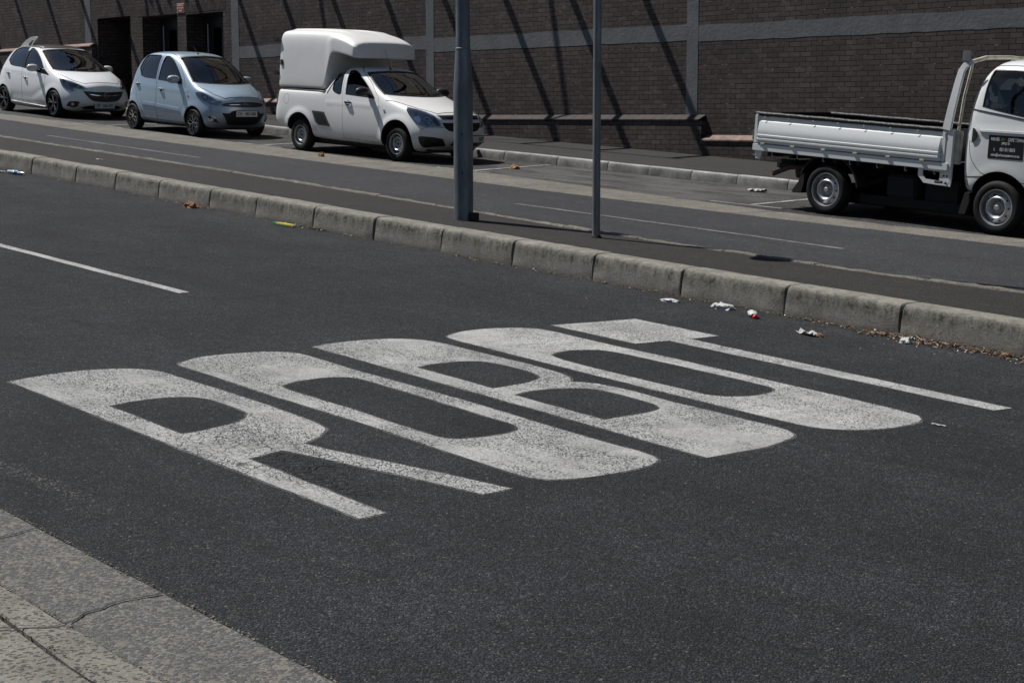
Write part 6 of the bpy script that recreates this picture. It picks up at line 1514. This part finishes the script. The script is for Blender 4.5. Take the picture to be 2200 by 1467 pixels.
    # mudguard and flap over the rear wheel
    for sd in (-1, 1):
        g_ = empty('mudguard', (0, 0, 0)); g_.parent = c; m = MB(); vs = []; n = 18
        for i in range(n + 1):
            a = R(158 - 150 * i / n); r1 = .475; X = -1.23 + math.cos(a) * r1; Z = .33 + math.sin(a) * (r1 - .02)
            for (dr, yy) in ((0, .845), (-.012, .845), (-.012, .56), (0, .56), (.012, .80), (.008, .835)): vs.append((X + math.cos(a) * dr, yy * sd, Z + math.sin(a) * dr))
        fs = [(i * 6 + k, i * 6 + (k + 1) % 6, (i + 1) * 6 + (k + 1) % 6, (i + 1) * 6 + k) for i in range(n) for k in range(6)] + [tuple(range(6)), tuple(n * 6 + k for k in reversed(range(6)))]
        m.add(vs, fs); m.build('guard', M['black'], g_, smooth=True)
        f = MB(); f.prism([(-1.655, .52), (-1.70, .40), (-1.80, .27), (-1.79, .245), (-1.64, .25), (-1.60, .40), (-1.61, .52)], min(.56 * sd, .84 * sd), max(.56 * sd, .84 * sd), 'XZ'); f.build('flap', M['black_matt'], g_, bevel=.006)
        f = MB(); f.prism([(.80, .47), (.76, .32), (.73, .20), (.83, .20), (.88, .36), (.87, .47)], min(.60 * sd, .83 * sd), max(.60 * sd, .83 * sd), 'XZ'); f.build('mud_flap', M['black_matt'], c, bevel=.006)

def tape():
    m, nt, b = newmat('black_tape'); T = NT(nt); f = T.noise(T.objc(), 26, 6, .75)
    T.l(T.ramp(f, [(.70, (.010, .010, .010)), (.75, (.25, .24, .22))]), b.inputs['Base Color']); b.inputs['Specular IOR Level'].default_value = .3; T.l(T.ramp(f, [(.5, .42), (.6, .55)]), b.inputs['Roughness']); T.l(T.bump(T.noise(T.scale(T.objc(), (1, 3, 3)), 30, 3), .5, .01), b.inputs['Normal']); return m
M['black_tape'] = tape()
build_silver(); build_white(); build_pickup(); build_truck()

# ------------------------------------------------------------------ posts on the median
LP = (-13.81, 11.88); lz = g(LP[0]) + .245
e = empty('lamp_post', (LP[0], LP[1], lz)); tag(e, 'thick galvanised lamp post on the median in front of the pickup', 'lamp post')
m = MB(); m.lathe([(0, -.3), (.108, -.3), (.108, 1.40), (.1065, 1.46), (.096, 1.66), (.087, 1.80), (.0835, 1.86), (.0835, 1.875), (0, 1.875)], 40, axis='Z'); m.build('base_tube', M['steel'], e, smooth=True)
m = MB(); m.lathe([(0, 1.8), (.079, 1.8), (.078, 2.6), (.05, 12.6), (0, 12.6)], 32, axis='Z'); m.build('shaft', M['steel'], e, smooth=True)
m = MB(); m.lathe([(.079, 1.872), (.086, 1.874), (.086, 1.884), (.079, 1.888)], 32, axis='Z'); m.build('collar', M['steel_pole'], e, smooth=True)
m = MB()
for z in (.95, .52): m.tube([(.075, -.083, z), (.081, -.090, z)], .011, 8); 
m.build('bolt', M['black'], e)
m = MB(); m.tube([(0, 0, 12.5), (0, -.5, 12.9), (0, -1.2, 13.0)], .03, 8); m.box(-.12, .12, -1.8, -1.1, 12.94, 13.06); m.build('lamp_arm', M['steel_pole'], e)
m = MB(); m.box(.10, .19, -.02, .07, -.005, .085); m.tube([(.12, .0, .03), (.21, -.01, .03)], .022, 8); m.build('cable_box', M['black'], e, bevel=.008)
SP = (-11.95, 12.10); sz = g(SP[0]) + .245
e = empty('sign_post', (SP[0], SP[1], sz)); tag(e, 'thin grey steel signpost standing on the median, right of the lamp post', 'signpost')
m = MB(); m.tube([(0, 0, -.2), (0, 0, 3.72)], .0415, 24); m.build('pole', M['steel_pole'], e, smooth=True)
m = MB(); m.lathe([(0, -.003), (.40, -.003), (.40, .003), (0, .003)], 40, T=Matrix.Translation((.06, -.12, 3.30)) @ Matrix.Rotation(R(90), 4, 'Z')); m.build('sign_plate', M['steel_pole'], e)
m = MB(); m.lathe([(.042, 0), (.062, .0), (.050, .018), (.042, .02)], 20, axis='Z'); m.build('base_ring', M['tar'], e)

# ------------------------------------------------------------------ litter
def crumple(name, x, y, z, sx, sy, sz_, mat, label, cat, seed, rot=0, amp=.45, extra=None, sub=3):
    bm = bmesh.new(); bmesh.ops.create_icosphere(bm, subdivisions=sub, radius=1)
    for v in bm.verts:
        n = noise.noise(v.co * 1.7 + Vector((seed, 0, 0))) * amp + noise.noise(v.co * 4.1 + Vector((0, seed, 0))) * amp * .6
        v.co *= 1 + n; v.co.x *= sx; v.co.y *= sy; v.co.z = max(-.25, v.co.z) * sz_
    me = bpy.data.meshes.new(name); bm.to_mesh(me); bm.free(); me.materials.append(M[mat])
    o = obj(name, me); o.location = (x, y, z + sz_ * .25); o.rotation_euler = (0, .05, rot); tag(o, label, cat); return o
def sheet(name, x, y, z, w, l, mat, label, cat, seed, rot=0, h=.02, nx=9, ny=6, curl=1.0):
    vs = []; fs = []
    for i in range(nx):
        for j in range(ny):
            a, b = i / (nx - 1) - .5, j / (ny - 1) - .5
            ex = noise.noise((a * 3 + seed, b * 3, 0)) * .12; hh = abs(noise.noise((a * 2.2, b * 2.6, seed))) * h * 2 + abs(a) ** 2 * h * curl
            vs.append((a * l + ex * w, b * w * (1 - .5 * abs(a)) + ex * w * .5, .004 + hh))
    for i in range(nx - 1):
        for j in range(ny - 1): q = i * ny + j; fs.append((q, q + ny, q + ny + 1, q + 1))
    n0 = len(vs); vs += [(a, b, c - .0015) for a, b, c in vs]; fs += [tuple(k + n0 for k in reversed(f)) for f in fs]
    me = mesh(name, vs, fs); me.materials.append(M[mat]); o = obj(name, me); o.location = (x, y, z); o.rotation_euler = (0, .058, rot); tag(o, label, cat); return o
# clear bottle with a blue label
e = empty('plastic_bottle', (-22.95, 10.98, g(-22.95) + .035)); e.rotation_euler = (0, .058, R(8)); tag(e, 'crushed clear plastic bottle with a blue label by the kerb, far left', 'bottle')
AX = Matrix.Rotation(R(90), 4, 'Y')
m = MB(); m.lathe([(0, -.22), (.028, -.215), (.034, -.19), (.030, -.12), (.034, -.10), (.035, -.06), (.028, -.04)], 16, axis='Z', T=AX); m.lathe([(.028, .05), (.035, .07), (.033, .12), (.02, .17), (.013, .19), (.013, .21), (0, .21)], 16, axis='Z', T=AX); me_o = m.build('bottle_body', M['plastic_clear'], e, smooth=True)
for v in me_o.data.vertices: v.co.z *= .75; v.co += Vector((0, noise.noise(v.co * 18) * .012, noise.noise(v.co * 14) * .010))
m = MB(); m.lathe([(.030, -.04), (.034, -.02), (.033, .03), (.030, .05)], 16, axis='Z', T=AX); m.build('label', M['blue_label'], e, smooth=True)
sheet('plastic_bag', -23.55, 10.93, g(-23.55), .12, .40, 'plastic_clear', 'flat clear plastic wrapper in the gutter left of the crushed bottle', 'wrapper', 3, .1, .03)
crumple('dried_fruit', -18.0, 10.93, g(-18.0), .11, .06, .06, 'brown_leaf', 'dark red brown dried clump lying against the median kerb', 'food scrap', 5, .2)
e = empty('drink_carton', (-15.85, 10.88, g(-15.85) + .002)); e.rotation_euler = (0, .058, R(4)); tag(e, 'flattened yellow and green carton lying in the gutter below the median kerb', 'carton')
m = MB(); m.box(-.13, .15, -.035, .035, 0, .030); m.build('box', M['pack_yellow'], e, bevel=.006); m = MB(); m.box(-.19, -.131, -.036, .036, .001, .028); m.box(-.10, .12, -.036, -.0352, .004, .014); m.build('end_panel', M['pack_green'], e); m = MB(); m.box(.151, .17, -.03, .03, .004, .024); m.build('flap', M['paper'], e)
crumple('folded_card', -9.66, 10.72, g(-9.66), .095, .04, .022, 'paper', 'folded white card with a purple stripe beside the kerb, leftmost of the white litter', 'card', 11, .15, .25)
e = S.objects['folded_card']; m = MB(); m.box(.02, .035, -.045, .045, .012, .016); m.box(-.04, .03, -.052, -.050, .0, .012); o = m.build('stripe', flat('purple', (.22, .08, .30), .6), e)
crumple('tissue', -9.15, 10.83, g(-9.15), .10, .06, .042, 'paper', 'crumpled white tissue beside the kerb, between the folded card and the red capped cup', 'tissue', 17, .2, .55)
e = empty('paper_cup', (-8.70, 10.70, g(-8.70) + .03)); e.rotation_euler = (0, R(3), R(-38)); e.scale = (.8, .8, .8); tag(e, 'crushed white paper cup with a bright red lid lying by the kerb', 'cup')
m = MB(); m.lathe([(0, -.13), (.03, -.12), (.042, -.04), (.04, .03), (.028, .06)], 14, axis='Z', T=AX); o = m.build('cup_wall', M['paper'], e, smooth=True)
for v in o.data.vertices: v.co.z *= .8; v.co += Vector((0, noise.noise(v.co * 22) * .02, noise.noise(v.co * 17) * .014))
m = MB(); m.lathe([(0, .055), (.026, .055), (.026, .09), (.02, .098), (0, .098)], 14, axis='Z', T=AX @ Matrix.Translation((.018, 0, 0))); m.build('lid', M['red_cap'], e, smooth=True)
sheet('wrapper', -7.93, 10.42, g(-7.93), .065, .19, 'paper', 'pale brown torn wrapper lying on the asphalt away from the kerb', 'wrapper', 23, -.15, .03)
crumple('dry_pod', -7.83, 10.44, g(-7.83), .05, .03, .02, 'brown_leaf', 'small brown seed pod against the torn wrapper', 'seed pod', 31, .3)
crumple('paper_ball', -7.28, 10.84, g(-7.28), .045, .04, .04, 'paper', 'small white paper ball among the dry leaves below a kerb joint', 'paper ball', 41, 0, .5)
sheet('paper_scrap', -5.46, 8.51, g(-5.46) + .001, .02, .09, 'paper', 'tiny white paper scrap on bare asphalt right of the last painted O', 'paper', 51, .2, .006)
sheet('paper_scrap', -15.6, 19.2, g(-15.6) + d17(-15.6) + .02, .20, .30, 'paper', 'crumpled white sheet in the empty parking bay behind the truck', 'paper', 61, .1, .06)
crumple('fruit', -23.6, 17.0, g(-23.6) + d17(-23.6), .055, .055, .075, 'fruit', 'brown half eaten fruit on the concrete channel in front of the pickup', 'fruit', 71, 0, .25)
crumple('fruit', -20.3, 18.6, g(-20.3) + d17(-20.3) + .01, .09, .07, .06, 'fruit', 'brown husk lying in the shade under the nose of the pickup', 'fruit', 73, 0, .35)
sheet('paper_scrap', -22.4, 12.05, g(-22.4) + .245, .05, .14, 'paper', 'tiny pale scrap on the median, left of the lamp post', 'paper', 81, .2, .01)
# loose dry leaves, twigs and crumbs swept against the kerb
rnd = random.Random(12); mb = MB()
def bit(x, y, s, kind):
    z = g(x) + .002; a = rnd.uniform(0, math.pi * 2); T_ = Matrix.Translation((x, y, z + rnd.uniform(.002, .012) * (1 + (kind == 1)))) @ Euler((rnd.uniform(-.5, .5), rnd.uniform(-.5, .5), a)).to_matrix().to_4x4()
    if kind == 0: mb.add([(-s, 0, 0), (-s * .3, s * .38, .004), (s * .6, s * .30, .002), (s, 0, .006), (s * .5, -s * .33, 0), (-s * .4, -s * .35, .003)], [(0, 5, 4, 3, 2, 1)], 0, T_)
    elif kind == 1: mb.box(-s * 1.2, s * 1.2, -.0022, .0022, -.002, .002, 0, T_)
    else: mb.box(-s * .5, s * .5, -s * .3, s * .3, 0, s * .25, 0, T_)
def clump(xa, xb, n, spread, smin=.008, smax=.026):
    for _ in range(n):
        x = rnd.uniform(xa, xb); k = interp(x, L_kerb); y = k - .01 - abs(rnd.gauss(0, spread)); bit(x, y, rnd.uniform(smin, smax), rnd.choice((0, 0, 1, 2)))
clump(-8.6, -8.0, 100, .06, .005, .018); clump(-8.0, -7.55, 90, .07, .005, .02); clump(-7.75, -6.95, 420, .11, .007, .026); clump(-6.9, -6.2, 340, .095, .007, .025); clump(-6.2, -5.3, 200, .07, .006, .02)
clump(-26, -8.6, 560, .035, .004, .015); clump(-13, -8.6, 160, .05, .006, .018); clump(-16.2, -15.2, 60, .05); clump(-18.5, -17.6, 50, .06)
for _ in range(70):
    x = rnd.uniform(-14, -6); bit(x, interp(x, L_kerb) - rnd.uniform(.05, 1.0), rnd.uniform(.004, .012), rnd.choice((0, 2)))
o = mb.build('dry_leaves', M['litter']); tag(o, kind='stuff')
# sand and crumbs along the edge of the near gutter
mb = MB()
for _ in range(380):
    x = rnd.uniform(-8.2, -3.2); y = interp(x, L_edge) + rnd.gauss(.002, .007); s = rnd.uniform(.0012, .0034); z = g(x) + .008
    mb.box(x - s, x + s * rnd.uniform(1, 2.5), y - s, y + s, z - .002, z + s * .8)
for _ in range(90):
    x = rnd.uniform(-7.5, -4.2); y = rnd.choice((2.715, 2.53)) + rnd.gauss(0, .006); s = rnd.uniform(.0015, .004); z = g(x) + (.012 if y > 2.65 else .038)
    mb.box(x - s, x + s * 2, y - s, y + s, z, z + s)
o = mb.build('gutter_grit', mottled('grit', (.12, .10, .075), (.27, .24, .18), 300, .95)); tag(o, kind='stuff')
rnd = random.Random(5); mb = MB()
for _ in range(110):
    x = -15.35 + rnd.gauss(0, .12); y = interp(x, L_kerb) - .02 - abs(rnd.gauss(0, .04)); z = g(x); s = rnd.uniform(.01, .022); a = rnd.uniform(0, 6.28)
    mb.add([(x, y, z), (x + math.cos(a) * s, y + math.sin(a) * s, z + s * 1.2), (x + math.cos(a + .5) * s, y + math.sin(a + .5) * s, z + s * .8)], [(0, 1, 2)])
o = mb.build('weed', flat('weed_green', (.06, .09, .025), .8)); tag(o, 'small green weed growing at the foot of the median kerb', 'weed')
